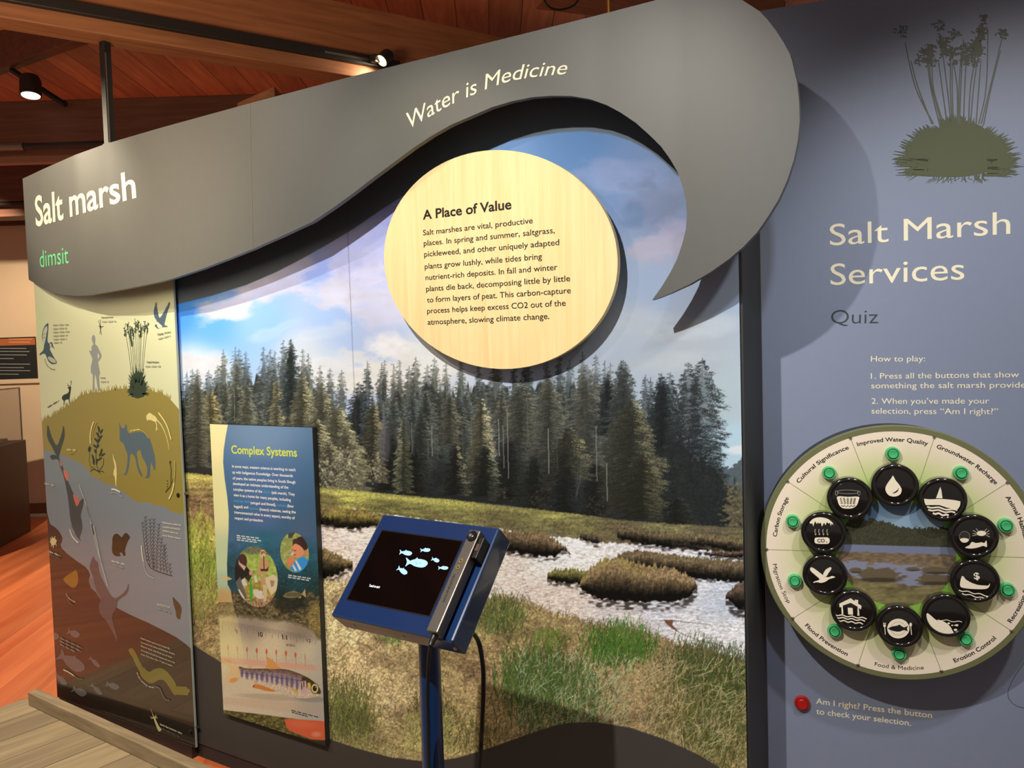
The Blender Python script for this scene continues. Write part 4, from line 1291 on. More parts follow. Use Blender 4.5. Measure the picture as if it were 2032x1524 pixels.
def paint_info():
    p = Paint(405, 830, 256, 665, 2.0, 5)
    R = p.rs
    X, Y = p.X, p.Y
    za = zoom(400, 820, 4.482)
    zb = zoom(420, 1130, 4.233)
    n1, n2, n3 = p.noise(2, 1.6), p.noise(5, 4), p.noise(14, 12)
    p.im = p.field([(520, 860, 108, 136, 166), (520, 960, 74, 108, 152), (520, 1030, 74, 98, 140), (600, 1060, 70, 92, 122), (460, 1060, 60, 96, 130), (520, 1075, 36, 96, 116), (600, 1090, 34, 92, 110), (470, 1130, 22, 66, 78), (600, 1140, 18, 66, 74), (560, 1190, 14, 48, 50), (630, 1180, 20, 52, 48)], 60).astype(np.float32)
    spk = np.clip((p.noise(1.5, 1.5) - .72) * 5, 0, 1) * np.clip((Y - 1055) / 40, 0, 1)
    p.blend(spk * .4, (120, 170, 170))
    p.im *= (1 - .25 * np.clip((Y - 1050) / 30, 0, 1) * (n3 - .3))[..., None]
    # river bed
    bed = p.below([(405, 1165), (470, 1180), (520, 1190), (560, 1185), (590, 1190), (612, 1180), (660, 1170)], 6, (n3 - .5) * 20)
    p.blend(bed, np.stack([58 + 60 * n1, 52 + 52 * n1, 34 + 36 * n1], -1) * (.55 + .8 * n2)[..., None])
    p.ell((576, 1195), 32, 18, (24, 30, 24), .8, .5)
    gold = np.clip(1 - np.hypot((X - 628) / 24, (Y - 1230) / 44), 0, 1)
    p.blend(np.clip(gold * 2, 0, 1) * .8, np.stack([100 + 90 * n1, 86 + 76 * n1, 46 + 46 * n1], -1))
    # small trout
    body = catmull(zb((596, 222), (630, 195), (690, 180), (740, 196), (775, 200), (745, 225), (690, 240), (630, 238)), 5, True)
    p.poly(body, (112, 104, 70)); p.poly(zb((760, 205), (785, 160), (788, 200), (792, 238), (765, 214)), (178, 150, 92)); p.poly(zb((672, 184), (695, 172), (704, 186)), (120, 108, 72))
    for i in range(9):
        p.poly(zb((630 + i * 14, 198), (636 + i * 14, 198), (638 + i * 14, 224), (632 + i * 14, 224)), (34, 36, 28), .8)
    p.ell(zb((610, 214))[0], 1, 1, (12, 12, 10))
    p.poly(zb((724, 240), (752, 222), (750, 240)), (190, 150, 70))
    # ruler board
    bt = catmull(zb((40, 395), (150, 390), (270, 400), (400, 415), (520, 430), (640, 440), (760, 470), (840, 520), (900, 580), (960, 600)), 4)
    rb = p.below(bt, 8, (n2 - .5) * 8)
    sh = p.field([(430, 1240, 196, 182, 136), (500, 1240, 146, 130, 114), (600, 1255, 140, 124, 104), (450, 1290, 214, 198, 152), (540, 1285, 206, 186, 152), (610, 1290, 198, 182, 152), (450, 1400, 206, 186, 158), (540, 1390, 198, 180, 156), (630, 1400, 168, 162, 152), (540, 1370, 208, 188, 158), (640, 1300, 180, 170, 152)], 50)
    p.blend(rb, sh * (.97 + .06 * n1)[..., None])
    for i in range(62):
        x, y0 = zb((90 + i * 13, 428 + i * 2.2))[0]
        L = (16, 9, 12, 9)[i % 4] * (1.0 if i % 8 else 1.15)
        p.poly([(x, y0), (x + .9, y0), (x + 1.2, y0 + L), (x + .3, y0 + L)], (92, 84, 80), .55 if i < 8 or i > 50 else .8)
    band = p.below(zb((100, 735), (870, 805), (960, 812)), 2) * (1 - p.below(zb((100, 790), (870, 850), (960, 856)), 3))
    p.blend(band * .55 * np.clip((640 - X) / 20, 0, 1), (216, 138, 116))
    for i, (x, y) in enumerate(zb((137, 660), (216, 668), (297, 677), (379, 685), (461, 694), (542, 700), (624, 708), (704, 722), (784, 735))):
        p.poly([(x - .5, y), (x + .5, y), (x + 1.6, y + 18), (x + .8, y + 18)], (120, 104, 92), .8)
        rx = (1.8, 1.6, 1.5, 2.2, 2.0, 1.5, 2.3, 2.1, .8)[i]
        p.ell((x, y - 1), rx, 5.0, (196, 70, 52), .55 if i < 2 or i == 8 else .85)
        for j in (1, 2):
            q = x + 6.2 * j
            p.poly([(q, y + 12), (q + .6, y + 12), (q + .9, y + 18), (q + .3, y + 18)], (150, 130, 112), .7)
    # water line and shadow under the fish
    p.ell(zb((560, 1075))[0], 78, 6, (170, 150, 126), .7, .5, .06)
    p.ell(zb((840, 1090))[0], 30, 6, (140, 128, 110), .7, .6, .05)
    wl = p.below(zb((100, 1075), (500, 1095), (960, 1150)), 3) * (1 - p.below(zb((100, 1130), (500, 1180), (960, 1230)), 6))
    p.blend(wl * .35, (190, 150, 122))
    # young salmon
    fish = catmull(zb((222, 818), (280, 828), (340, 833), (420, 833), (500, 833), (570, 833), (650, 845), (730, 872), (800, 905), (860, 945), (905, 995), (918, 1030), (905, 1055), (860, 1072), (800, 1082), (720, 1078), (640, 1062), (560, 1030), (470, 1008), (390, 970), (330, 935), (270, 915), (225, 905)), 5, True)
    fm = p.polymask(fish)
    fx, fy0 = zip(*zb((200, 822), (340, 833), (560, 833), (660, 848), (760, 885), (860, 945), (920, 1010)))
    gx, gy0 = zip(*zb((200, 905), (270, 915), (390, 970), (560, 1030), (640, 1062), (800, 1082), (920, 1045)))
    tt = np.clip((Y - np.interp(X, fx, fy0)) / np.maximum(np.interp(X, gx, gy0) - np.interp(X, fx, fy0), 2), 0, 1)
    c = np.zeros(p.im.shape, np.float32)
    for i in range(3):
        c[..., i] = np.interp(tt, [0, .12, .3, .5, .75, 1], ([96, 128, 150, 186, 204, 196], [72, 100, 122, 156, 178, 176], [52, 92, 130, 150, 152, 152])[i])
    c *= (.86 + .28 * n1)[..., None]
    p.blend(fm, c)
    for i in range(13):
        x, y = zb((255 + i * 42, 852 + i * 6.5 + max(0, i - 8) * 5))[0]
        p.ell((x, y + 6 + (i % 2)), 2.6 + .6 * (i % 3 == 1), 7 + i * .45, (70, 68, 104), .72, .7)
    for i in range(70):
        x = 480 + 110 * R.rand(); y = np.interp(x, fx, fy0) + 1 + 7 * R.rand()
        p.ell((x, y), .9, .8, (52, 40, 40), .7)
    ll = zb((250, 868), (420, 884), (560, 908), (680, 926), (752, 937))
    lx_, ly_ = zip(*ll)
    p.blend(np.clip(1 - np.abs(Y - np.interp(X, lx_, ly_)) / .8, 0, 1) * (X > lx_[0]) * (X < lx_[-1]) * .8, (50, 40, 52))
    head = catmull(zb((760, 905), (800, 905), (860, 945), (905, 995), (918, 1030), (912, 1045), (880, 1040), (840, 985), (800, 950), (765, 960)), 5, True)
    p.poly(head, (62, 48, 24), .95)
    p.poly(catmull(zb((745, 950), (790, 935), (800, 985), (805, 1045), (770, 1050), (742, 1000)), 5, True), (196, 160, 148), .9)
    for x, y in zb((752, 965), (795, 950), (770, 945)):
        p.poly([(x, y), (x + 1.6, y - 6), (x + 2.2, y + 8), (x + .6, y + 12)], (30, 22, 22), .85)
    p.poly(catmull(zb((810, 950), (830, 960), (830, 1010), (808, 985)), 4, True), (206, 176, 84), .95)
    ec = zb((866, 1000))[0]
    p.ell(ec, 8.2, 10.5, (54, 42, 22)); p.ell(ec, 7, 9.2, (206, 186, 118)); p.ell(ec, 3.9, 5.4, (8, 7, 7)); p.ell((ec[0] + 1.2, ec[1] - 2), .9, 1.1, (190, 186, 170))
    OR = (206, 142, 78)
    p.poly(catmull(zb((455, 832), (470, 790), (458, 738), (500, 752), (545, 800), (575, 834)), 5, True), OR, .92)
    p.poly(catmull(zb((310, 828), (316, 806), (345, 826)), 4, True), (206, 156, 100), .9)
    tailm = catmull(zb((228, 820), (180, 790), (110, 752), (122, 800), (158, 852), (118, 905), (122, 945), (180, 950), (232, 905)), 5, True)
    p.poly(tailm, (214, 180, 128), .9)
    p.ell(zb((140, 768))[0], 8, 3.2, (212, 140, 92), .8, .6, .3); p.ell(zb((185, 930))[0], 9, 4.5, (208, 140, 74), .85, .6, -.3)
    p.poly(catmull(zb((345, 990), (372, 962), (450, 985), (540, 1022), (480, 1025), (400, 1005)), 5, True), (198, 118, 48), .95)
    p.poly(zb((345, 992), (352, 966), (362, 985)), (120, 60, 26), .9)
    p.poly(catmull(zb((672, 990), (700, 1005), (735, 1040), (690, 1030)), 4, True), (196, 160, 62), .95)
    # strip below the ruler board: green bank with a red fin
    low_ = p.below(zb((90, 1180), (400, 1215), (720, 1258), (980, 1282)), 1.5)
    p.blend(low_, np.stack([66 + 70 * n2, 60 + 62 * n2, 34 + 26 * n2], -1) * (.6 + .6 * n1)[..., None])
    finm = catmull(zb((624, 1258), (622, 1300), (640, 1340), (690, 1370), (760, 1395), (820, 1420), (880, 1430), (980, 1420), (990, 1290), (760, 1262)), 5, True)
    p.poly(finm, (206, 92, 58)); p.ell(zb((880, 1385))[0], 9, 5, (224, 140, 110), .7, .8); p.ell(zb((760, 1300))[0], 26, 7, (214, 108, 72), .6, .8, .1)
    p.blend(p.below(zb((600, 1385), (660, 1385), (760, 1412), (880, 1440), (990, 1432)), 2) * (X > 565), (46, 40, 28))
    # round photo: two people bending over marsh plants
    m1 = [(479 + 0, 0)]
    P0 = p.im.copy()
    c0 = (508.5, 1144)
    msk = p.polymask([(c0[0] + 42.5 * math.cos(t) - 1.5 * math.sin(t), c0[1] + 60 * math.sin(t) + 9 * math.cos(t)) for t in np.linspace(0, 2 * PI, 48)])
    p.im = np.stack([126 + 50 * n2, 146 + 46 * n2, 64 + 30 * n2], -1).astype(np.float32)
    p.blend(1 - p.below([(400, 1098), (700, 1104)], 4, (n2 - .5) * 8), np.stack([70 + 60 * n1, 78 + 56 * n1, 60 + 40 * n1], -1))
    p.blend(p.below([(400, 1165), (520, 1150), (700, 1180)], 8, (n2 - .5) * 16), np.stack([132 + 60 * n2, 116 + 50 * n2, 52 + 26 * n2], -1))
    p.blend(p.below([(400, 1186), (700, 1188)], 6, (n2 - .5) * 16), np.stack([96 + 110 * n1, 70 + 96 * n1, 46 + 80 * n1], -1))
    p.poly(za((285, 1250), (330, 1240), (350, 1300), (430, 1400), (440, 1450), (380, 1460), (340, 1524), (290, 1524)), (30, 27, 28))
    p.ell(za((362, 1318))[0], 9.5, 15, (70, 42, 38)); p.poly(za((330, 1300), (340, 1330), (395, 1365), (380, 1400), (330, 1340)), (196, 160, 140))
    p.poly(za((380, 1460), (470, 1400), (450, 1440), (420, 1500)), (46, 40, 40))
    p.ell(za((440, 1420))[0], 4, 5, (196, 140, 112))
    p.ell(za((545, 1250))[0], 6, 8, (206, 168, 132)); p.poly(za((525, 1230), (560, 1225), (575, 1262), (556, 1240), (530, 1262)), (150, 92, 60))
    p.poly(za((520, 1290), (560, 1290), (605, 1330), (600, 1400), (560, 1440), (480, 1430), (505, 1390)), (186, 142, 96))
    p.poly(za((548, 1270), (556, 1270), (560, 1380), (552, 1400)), (60, 42, 34)); p.poly(za((520, 1385), (580, 1385), (600, 1355), (590, 1405), (530, 1405)), (58, 44, 38))
    p.poly(zb((190, 120), (240, 60), (270, 160), (300, 245), (270, 250), (215, 160)), (92, 90, 84)); p.poly(zb((218, 170), (232, 165), (280, 245), (262, 248)), (206, 196, 180))
    p.poly(zb((440, 80), (520, 40), (556, 70), (548, 170), (500, 220), (450, 110)), (206, 186, 148)); p.ell(zb((432, 95))[0], 5, 8, (190, 140, 110))
    p.poly(zb((430, 130), (470, 120), (460, 260), (436, 280)), (196, 172, 136)); p.poly(zb((490, 90), (530, 95), (520, 140), (500, 150)), (150, 128, 96))
    for a, b in (((345, 180), (440, 235)), ((360, 60), (385, 100)), ((250, 90), (300, 130)), ((400, 185), (430, 200))):
        p.poly(catmull(zb(a, ((a[0] + b[0]) / 2, a[1] - 8), b, ((a[0] + b[0]) / 2 - 10, b[1] + 6)), 4, True), (206, 196, 184), .9)
    p.poly(zb((318, 150), (332, 60), (338, 130), (342, 250), (330, 300), (320, 240)), (60, 150, 56)); p.poly(zb((330, 200), (350, 120), (345, 220)), (70, 160, 64))
    p.im = P0 * (1 - msk[..., None]) + p.im * msk[..., None]
    # round photo: toddler holding a find to the mouth
    P0 = p.im.copy()
    c1 = (584.5, 1096.5)
    msk = p.polymask([(c1[0] + 28.5 * math.cos(t), c1[1] + 39.5 * math.sin(t) + 4 * math.cos(t)) for t in np.linspace(0, 2 * PI, 40)])
    p.im = np.stack([124 + 46 * n2, 132 + 40 * n2, 70 + 30 * n2], -1).astype(np.float32)
    p.poly(za((770, 1060), (835, 1060), (800, 1110), (770, 1110)), (70, 64, 60))
    p.ell(za((850, 1215))[0], 11.5, 16.5, (208, 132, 92), 1, 0, -.15); p.ell(za((880, 1175))[0], 15, 18, (52, 34, 32), 1, 0, .5)
    p.poly(catmull(za((812, 1130), (850, 1120), (905, 1180), (880, 1165), (835, 1160), (815, 1200)), 4, True), (66, 42, 38)); p.poly(catmull(za((808, 1190), (835, 1160), (890, 1190), (915, 1240), (880, 1280), (840, 1280), (812, 1240)), 4, True), (212, 138, 98))
    p.ell(za((925, 1240))[0], 3.4, 5.6, (200, 124, 88)); p.ell(za((832, 1222))[0], 2, .8, (40, 24, 22)); p.ell(za((812, 1215))[0], .9, .8, (40, 24, 22)); p.ell(za((832, 1258))[0], 2.2, 1.2, (160, 60, 54)); p.ell(za((812, 1240))[0], 1.1, 1.6, (226, 160, 122))
    p.poly(catmull(za((850, 1300), (900, 1275), (945, 1310), (950, 1360), (880, 1410), (800, 1400), (790, 1360)), 4, True), (52, 138, 206)); p.poly(za((830, 1310), (845, 1310), (890, 1385), (870, 1400)), (206, 206, 200)); p.poly(za((800, 1340), (812, 1335), (850, 1400), (830, 1405)), (206, 206, 200))
    p.ell(za((790, 1320))[0], 7, 10, (204, 124, 84)); p.poly(za((780, 1330), (800, 1290), (815, 1270), (825, 1285), (800, 1330)), (206, 130, 90)); p.ell(za((806, 1250))[0], 3.6, 2, (176, 196, 206), 1, 0, -.6)
    p.im = P0 * (1 - msk[..., None]) + p.im * msk[..., None]
    # pale wave strip down the left edge
    wv = zoom(400, 820, 4.482)((235, 95), (215, 200), (196, 330), (192, 440), (205, 580), (228, 740), (242, 900), (240, 1040), (232, 1200), (226, 1340), (232, 1524)) + zb((160, 175), (180, 300), (215, 420), (240, 540), (262, 660), (268, 740))
    wy, wx = [q[1] for q in wv], [q[0] for q in wv]
    edge = np.interp(Y, wy, wx)
    ws = np.clip((edge - X) / .8 + .5, 0, 1)
    stripc = p.field([(430, 850, 236, 224, 164), (440, 1000, 222, 216, 158), (440, 1120, 184, 198, 156), (440, 1150, 160, 186, 158), (440, 1185, 182, 150, 96), (450, 1230, 196, 176, 116), (460, 1290, 216, 200, 140), (470, 1330, 216, 196, 146)], 40)
    p.blend(ws * np.where(Y > 1195, np.clip((1330 - Y) / 30, 0, 1) * .45, 1.0), stripc)
    p.poly(catmull(za((170, 1458), (220, 1450), (268, 1472), (235, 1486), (180, 1474)), 4, True), (206, 172, 110), .9)
    return p


ius = np.linspace(iu0 + .0005, iu1 - .0005, 330)
ivs = np.linspace(iv0 + .0005, iv1 - .0005, 880)
print_sheet('printed_artwork', IP, ius, ivs, 0.0006, paint_info(), MT['ink'], info, (1.02, 1.08, 1.2))
z4 = zoom(400, 820, 4.482)
k = Ink(IP, 0.0011)
k.text('Complex Systems', *z4((268, 356), (852, 386)), 15.5, rgb(206, 222, 92), 0.02)
k.build('heading_lettering', MT['ink'], info, label='yellow green heading lettering')
k = Ink(IP, 0.0011)
WH, BL = rgb(232, 236, 240), rgb(70, 160, 206)
H_ = 5.2
for parts in ([('In some ways, western science is working to catch', 274, 482, 838, 515, WH)], [('up with Indigenous Knowledge. Over thousands', 276, 534, 814, 568, WH)], [('of years, the native peoples living in South Slough', 279, 587, 838, 625, WH)],
              [('developed an intimate understanding of the', 281, 636, 775, 671, WH)], [('complex systems of the', 284, 686, 542, 707, WH), ('dimsit', 552, 709, 617, 714, BL), ('(salt marsh). They', 626, 715, 832, 732, WH)],
              [('view it as a home for many peoples, including', 287, 737, 796, 783, WH)], [("nnip'iye dich", 289, 788, 430, 798, BL), ('(winged and finned),', 438, 806, 664, 825, WH), ('nchohn', 677, 828, 757, 833, BL), ('(four', 766, 834, 824, 839, WH)],
              [('legged) and', 291, 838, 417, 848, WH), ('kiyawan', 424, 854, 510, 861, BL), ('(insect) relatives, seeing the', 519, 864, 840, 891, WH)], [('interconnected value in every aspect, worthy of', 294, 890, 832, 943, WH)], [('respect and protection.', 297, 942, 552, 966, WH)]):
    for s, xa, ya, xb, yb, cc in parts:
        k.text(s, *z4((xa, ya), (xb, yb)), H_, cc, 0.018)
k.build('body_lettering', MT['ink'], info)
for ci, (xa, ya, xb, yb) in enumerate(((306, 1086, 520, 1112), (307, 1104, 543, 1136), (309, 1124, 502, 1148), (766, 1438, 982, 1472), (764, 1456, 966, 1488))):
    n = 26
    if ci in (0, 3):
        k = Ink(IP, 0.0011)
    for i in range(n):
        if (i * 7) % 5 == 0:
            continue
        f0, f1 = i / n, (i + .82) / n
        k.stroke(z4((xa + (xb - xa) * f0, ya + (yb - ya) * f0), (xa + (xb - xa) * f1, ya + (yb - ya) * f1)), 1.7, rgb(206, 214, 220))
    if ci in (2, 4):
        k.build('caption_lettering', MT['ink'], info)
z5 = zoom(420, 1130, 4.233)
k = Ink(IP, 0.0011)
for xa, ya, xb, yb in ((672, 1182, 898, 1240), (676, 1198, 808, 1234)):
    for i in range(24):
        if i % 5 == 4:
            continue
        k.stroke(z5((xa + (xb - xa) * i / 24, ya + (yb - ya) * i / 24), (xa + (xb - xa) * (i + .8) / 24, ya + (yb - ya) * (i + .8) / 24)), 1.5, rgb(60, 52, 46))
k.build('caption_lettering', MT['ink'], info)
for s, xa, ya, xb, yb, h, cc in (('9', 205, 538, 222, 540, 8, rgb(128, 120, 110)), ('10', 394, 562, 432, 566, 9, rgb(28, 24, 24)), ('11', 597, 585, 636, 590, 9, rgb(28, 24, 24)), ('12', 802, 608, 836, 612, 6, rgb(80, 74, 68)), ('#15012', 628, 640, 702, 648, 4.2, rgb(96, 86, 80))):
    Ink(IP, 0.0011).text(s, *z5((xa, ya), (xb, yb)), h, cc, 0.012).build('ruler_number', MT['ink'], info)


# ------------------------------------------------------------------ habitat panel at the left end of the partition
HP = HABITAT
h0, h1 = HP.uv(67.5, 570)[0], HP.uv(343.5, 560)[0]
hz0, hz1 = 0.055, 2.10
hab = empty('habitat_panel', HP.at((h0 + h1) / 2, hz0, -.03), 'tall glossy panel of animal silhouettes on an olive hill at left', 'sign')
MB().obox(HP, h0, h1, hz0, hz1, -0.0095, 0.0, 0.0015).build('board', MT['edge_pale'], hab)
MB().obox(HP, h0 + .06, mu0 - .012, hz0 + .05, hz1 - .05, -0.0295, -0.0095).build('backing_frame', MT['edge_dark'], hab)
MB().obox(HP, h0 + .01, mu0 - .004, 0.0, hz0, -0.0285, -0.004).build('plinth', MT['edge_dark'], hab)
k = Ink(HP, 0.0004, 0.00001)
b0, b1 = h0 + .0015, h1 - .0015
k.clip = (b0, b1)
k.uvpoly([(b0, hz0 + .002), (b1, hz0 + .002), (b1, hz1 - .002), (b0, hz1 - .002)], rgb(206, 216, 184))
zA, zB, zC, zD = zoom(40, 560, 5.806), zoom(60, 800, 5.862), zoom(80, 1040, 6.097), zoom(90, 1260, 6.348)
PX = lambda q: HP.uv(*q)
rnd = random.Random(3)


def clipx(px):
    return [(max(b0, min(b1, a)), b) for a, b in (HP.uv(*q) for q in px)]


# faint pale bubble at the left edge
k.uvpoly(clipx([(58 + 34 * math.cos(t), 650 + 55 * math.sin(t)) for t in np.linspace(0, 2 * PI, 30)]), rgb(200, 218, 176))
OLIVE, WATER, SOIL = rgb(146, 136, 66), rgb(124, 138, 152), rgb(66, 50, 40)
hill = zB((100, 222), (160, 196), (230, 160), (300, 132)) + zA((430, 1500), (500, 1450), (580, 1405), (650, 1345), (720, 1300), (820, 1275), (920, 1268), (1040, 1245), (1150, 1228), (1240, 1225), (1350, 1235), (1480, 1245), (1560, 1262), (1650, 1295), (1740, 1360), (1850, 1465))
k.uvpoly(clipx(hill) + [(b1, hz0 + .3), (b0, hz0 + .3)], OLIVE)
for i in range(len(hill) - 1):
    (xa, ya), (xb, yb) = hill[i], hill[i + 1]
    n = max(3, int(abs(xb - xa) / 1.3))
    for j in range(n):
        f = rnd.random()
        x, y = xa + (xb - xa) * f, ya + (yb - ya) * f + 2
        L = rnd.uniform(5, 13)
        dx = rnd.uniform(-3.5, 3.5)
        if 80 < x < 340:
            k.stroke([(x, y), (x + dx * .35, y - L * .55), (x + dx, y - L)], 2.0, OLIVE, taper=.2)
k.lift += .00003
water = zB((95, 540), (160, 545), (240, 560), (330, 590), (400, 612), (450, 640), (520, 662), (570, 695), (620, 722), (655, 760), (690, 800), (700, 848), (760, 868), (810, 885), (860, 930), (920, 945), (960, 952), (1020, 985), (1080, 1030), (1140, 1075), (1190, 1115), (1240, 1148), (1310, 1158), (1380, 1150), (1450, 1190), (1530, 1190), (1590, 1215), (1630, 1255), (1700, 1280), (1830, 1296))
k.uvpoly(clipx(water) + [(b1, hz0 + .2), (b0, hz0 + .2)], WATER)
soil = zB((160, 1230), (190, 1250)) + zC((120, 0), (190, 45), (240, 105), (270, 165), (262, 220), (245, 250), (262, 292), (330, 362), (450, 452), (540, 512), (585, 560), (606, 620), (590, 668), (592, 712), (620, 775), (680, 830), (715, 890), (760, 950), (850, 985), (920, 1005), (960, 1030), (1100, 1102), (1300, 1190), (1500, 1290), (1650, 1370), (1760, 1450), (1850, 1512))
k.uvpoly(clipx(soil) + [(b1, hz0 + .002), (b0, hz0 + .002)], SOIL)
k.uvpoly([(b0, hz0 + .0021)] + [(b0, hz0 + .085), (b1, hz0 + .085), (b1, hz0 + .0021)], rgb(34, 31, 28))
BLUEG, DARKG, GREY = rgb(58, 84, 98), rgb(34, 46, 30), rgb(142, 152, 156)
# turkey vulture, wings spread
k.poly(catmull(zA((322, 470), (328, 520), (320, 620), (318, 680), (335, 705), (352, 690), (372, 700), (382, 735), (400, 775), (372, 748), (352, 752), (345, 775), (372, 830), (400, 880), (424, 915), (415, 940), (370, 945), (330, 915), (308, 870), (285, 825), (248, 832), (232, 845), (226, 825), (262, 790), (275, 740), (262, 690), (252, 620), (262, 560), (285, 505)), 3, True), BLUEG)
k.poly(catmull(zA((308, 505), (316, 540), (305, 590), (290, 680), (272, 735), (262, 680), (262, 600), (278, 540)), 3, True), rgb(188, 200, 176))
k.poly(catmull(zA((318, 868), (345, 858), (395, 885), (416, 918), (395, 932), (350, 912)), 3, True), rgb(178, 190, 172))
k.poly(catmull(zA((342, 715), (356, 705), (362, 735), (350, 752)), 3, True), rgb(200, 210, 184))
for a in ((270, 600), (266, 640)):
    k.stroke(zA(a, (a[0] + 26, a[1] - 6)), .5, BLUEG)
# standing person silhouette
k.poly(catmull(zA((850, 608), (866, 630), (868, 680), (866, 715), (890, 735), (912, 780), (936, 830), (942, 850), (925, 890), (902, 920), (906, 960), (918, 1020), (922, 1050), (912, 1090), (915, 1150), (922, 1220), (935, 1245), (905, 1250), (890, 1190), (878, 1110), (866, 1065), (860, 1110), (858, 1190), (860, 1245), (836, 1248), (838, 1150), (836, 1062), (820, 1050), (815, 985), (828, 920), (832, 880), (812, 830), (795, 785), (822, 792), (824, 740), (842, 720), (836, 690), (826, 660), (832, 620)), 3, True), GREY)
k.poly(zA((896, 812), (916, 850), (896, 890)), rgb(206, 216, 184))
# dragonfly
for q in (((905, 440), (925, 520)), ((925, 430), (927, 520)), ((930, 520), (962, 508)), ((925, 525), (938, 605)), ((930, 525), (918, 600)), ((905, 505), (930, 520))):
    k.stroke(zA(*q), 1.0, rgb(60, 70, 56))
k.ellipse(zA((928, 522))[0], 1.5, 4, rgb(50, 62, 50))


def tuft(P, cx, cy, rx, ry, stems, blade_n, col, heads, width, flat=False):
    """Grass tuft: spiky mound of blades, thin stems and branching seed heads."""
    body = []
    n = 40
    for i in range(n):
        t = PI + PI * i / (n - 1)
        body.append((cx + rx * math.cos(t), cy + ry * math.sin(t)))
    P.poly(body + [(cx + rx * .7, cy + ry * .12), (cx, cy + ry * .2), (cx - rx * .7, cy + ry * .12)], col)
    for i in range(blade_n):
        t = PI + PI * rnd.random() if not (flat and rnd.random() < .35) else rnd.uniform(-.25, .15) * PI + (PI if rnd.random() < .5 else 0)
        r0 = .55
        L = rnd.uniform(1.12, 1.5) * (1.0 if not flat else (1.05 + .25 * abs(math.cos(t))))
        x0, y0 = cx + rx * r0 * math.cos(t), cy + ry * r0 * math.sin(t) * (1 if math.sin(t) < 0 else .3)
        x1, y1 = cx + rx * L * math.cos(t), cy + ry * L * math.sin(t) + ry * .1
        P.stroke([(x0, y0), ((x0 + x1) / 2 + rnd.uniform(-1, 1) * width, (y0 + y1) / 2 - ry * .03), (x1, y1)], width, col, taper=.15)
    for (xb, xt, yt) in stems:
        yb = cy - ry * .6
        P.stroke(catmull([(xb, yb), (xb + (xt - xb) * .4, yb + (yt - yb) * .5), (xt, yt)], 4), width * .38, col)
        for j in range(heads):
            yy = yt + rnd.uniform(-.05, .28) * (yb - yt) * .62
            xx = xt + (xb - xt) * (yy - yt) / (yb - yt) * .8
            dx, dy = rnd.uniform(-1, 1) * rx * .16, -rnd.uniform(0.0, 1) * ry * .2
            P.stroke(catmull([(xx, yy), (xx + dx * .6, yy + dy * .2), (xx + dx, yy + dy)], 3), width * .34, col)
            P.ellipse((xx + dx, yy + dy), width * rnd.uniform(.4, .75), width * rnd.uniform(.35, .7), col, False, 6)


c0 = zA((1355, 1290))[0]
tuft(k, c0[0], c0[1], 16.5, 44, [tuple((zA((a, 1000))[0][0], zA((b, 500))[0][0], zA((0, y))[0][1])) for a, b, y in ((1290, 1205, 520), (1305, 1240, 505), (1320, 1275, 540), (1335, 1300, 560), (1345, 1330, 480), (1360, 1360, 490), (1370, 1385, 560), (1385, 1400, 530), (1400, 1440, 500), (1410, 1470, 500))], 110, rgb(44, 62, 44), 16, 2.2)
k.poly(catmull(zA((1262, 580), (1275, 620), (1300, 690), (1300, 740), (1282, 740), (1270, 680), (1258, 620)), 3, True), rgb(60, 84, 64))
# osprey
k.poly(catmull(zA((1570, 232), (1582, 300), (1592, 360), (1608, 408), (1640, 370), (1690, 280), (1722, 230), (1728, 260), (1700, 340), (1680, 420), (1665, 490), (1698, 505), (1690, 518), (1640, 520), (1600, 536), (1575, 530), (1552, 500), (1566, 484), (1580, 492), (1572, 440), (1548, 400), (1540, 330), (1558, 262)), 3, True), rgb(78, 100, 122))
k.poly(catmull(zA((1580, 455), (1610, 480), (1640, 512), (1600, 530), (1580, 505)), 3, True), rgb(206, 216, 196))
for i in range(4):
    k.stroke(zA((1552 + i * 9, 262), (1560 + i * 8, 228)), .9, rgb(78, 100, 122), taper=.3)
    k.stroke(zA((1700 + i * 8, 270), (1712 + i * 6, 228)), .9, rgb(78, 100, 122), taper=.3)
# deer
k.poly(catmull(zA((572, 1205), (590, 1208), (586, 1240), (578, 1300), (572, 1345), (575, 1385), (570, 1410), (564, 1380), (556, 1350), (520, 1362), (512, 1390), (508, 1425), (502, 1410), (502, 1370), (486, 1350), (482, 1330), (500, 1300), (545, 1280), (562, 1255), (560, 1228), (545, 1212)), 3, True), DARKG)
for q in (((575, 1205), (590, 1175), (592, 1130)), ((575, 1205), (555, 1185), (545, 1165)), ((588, 1165), (582, 1140)), ((560, 1190), (545, 1195))):
    k.stroke(zA(*q), .8, DARKG)
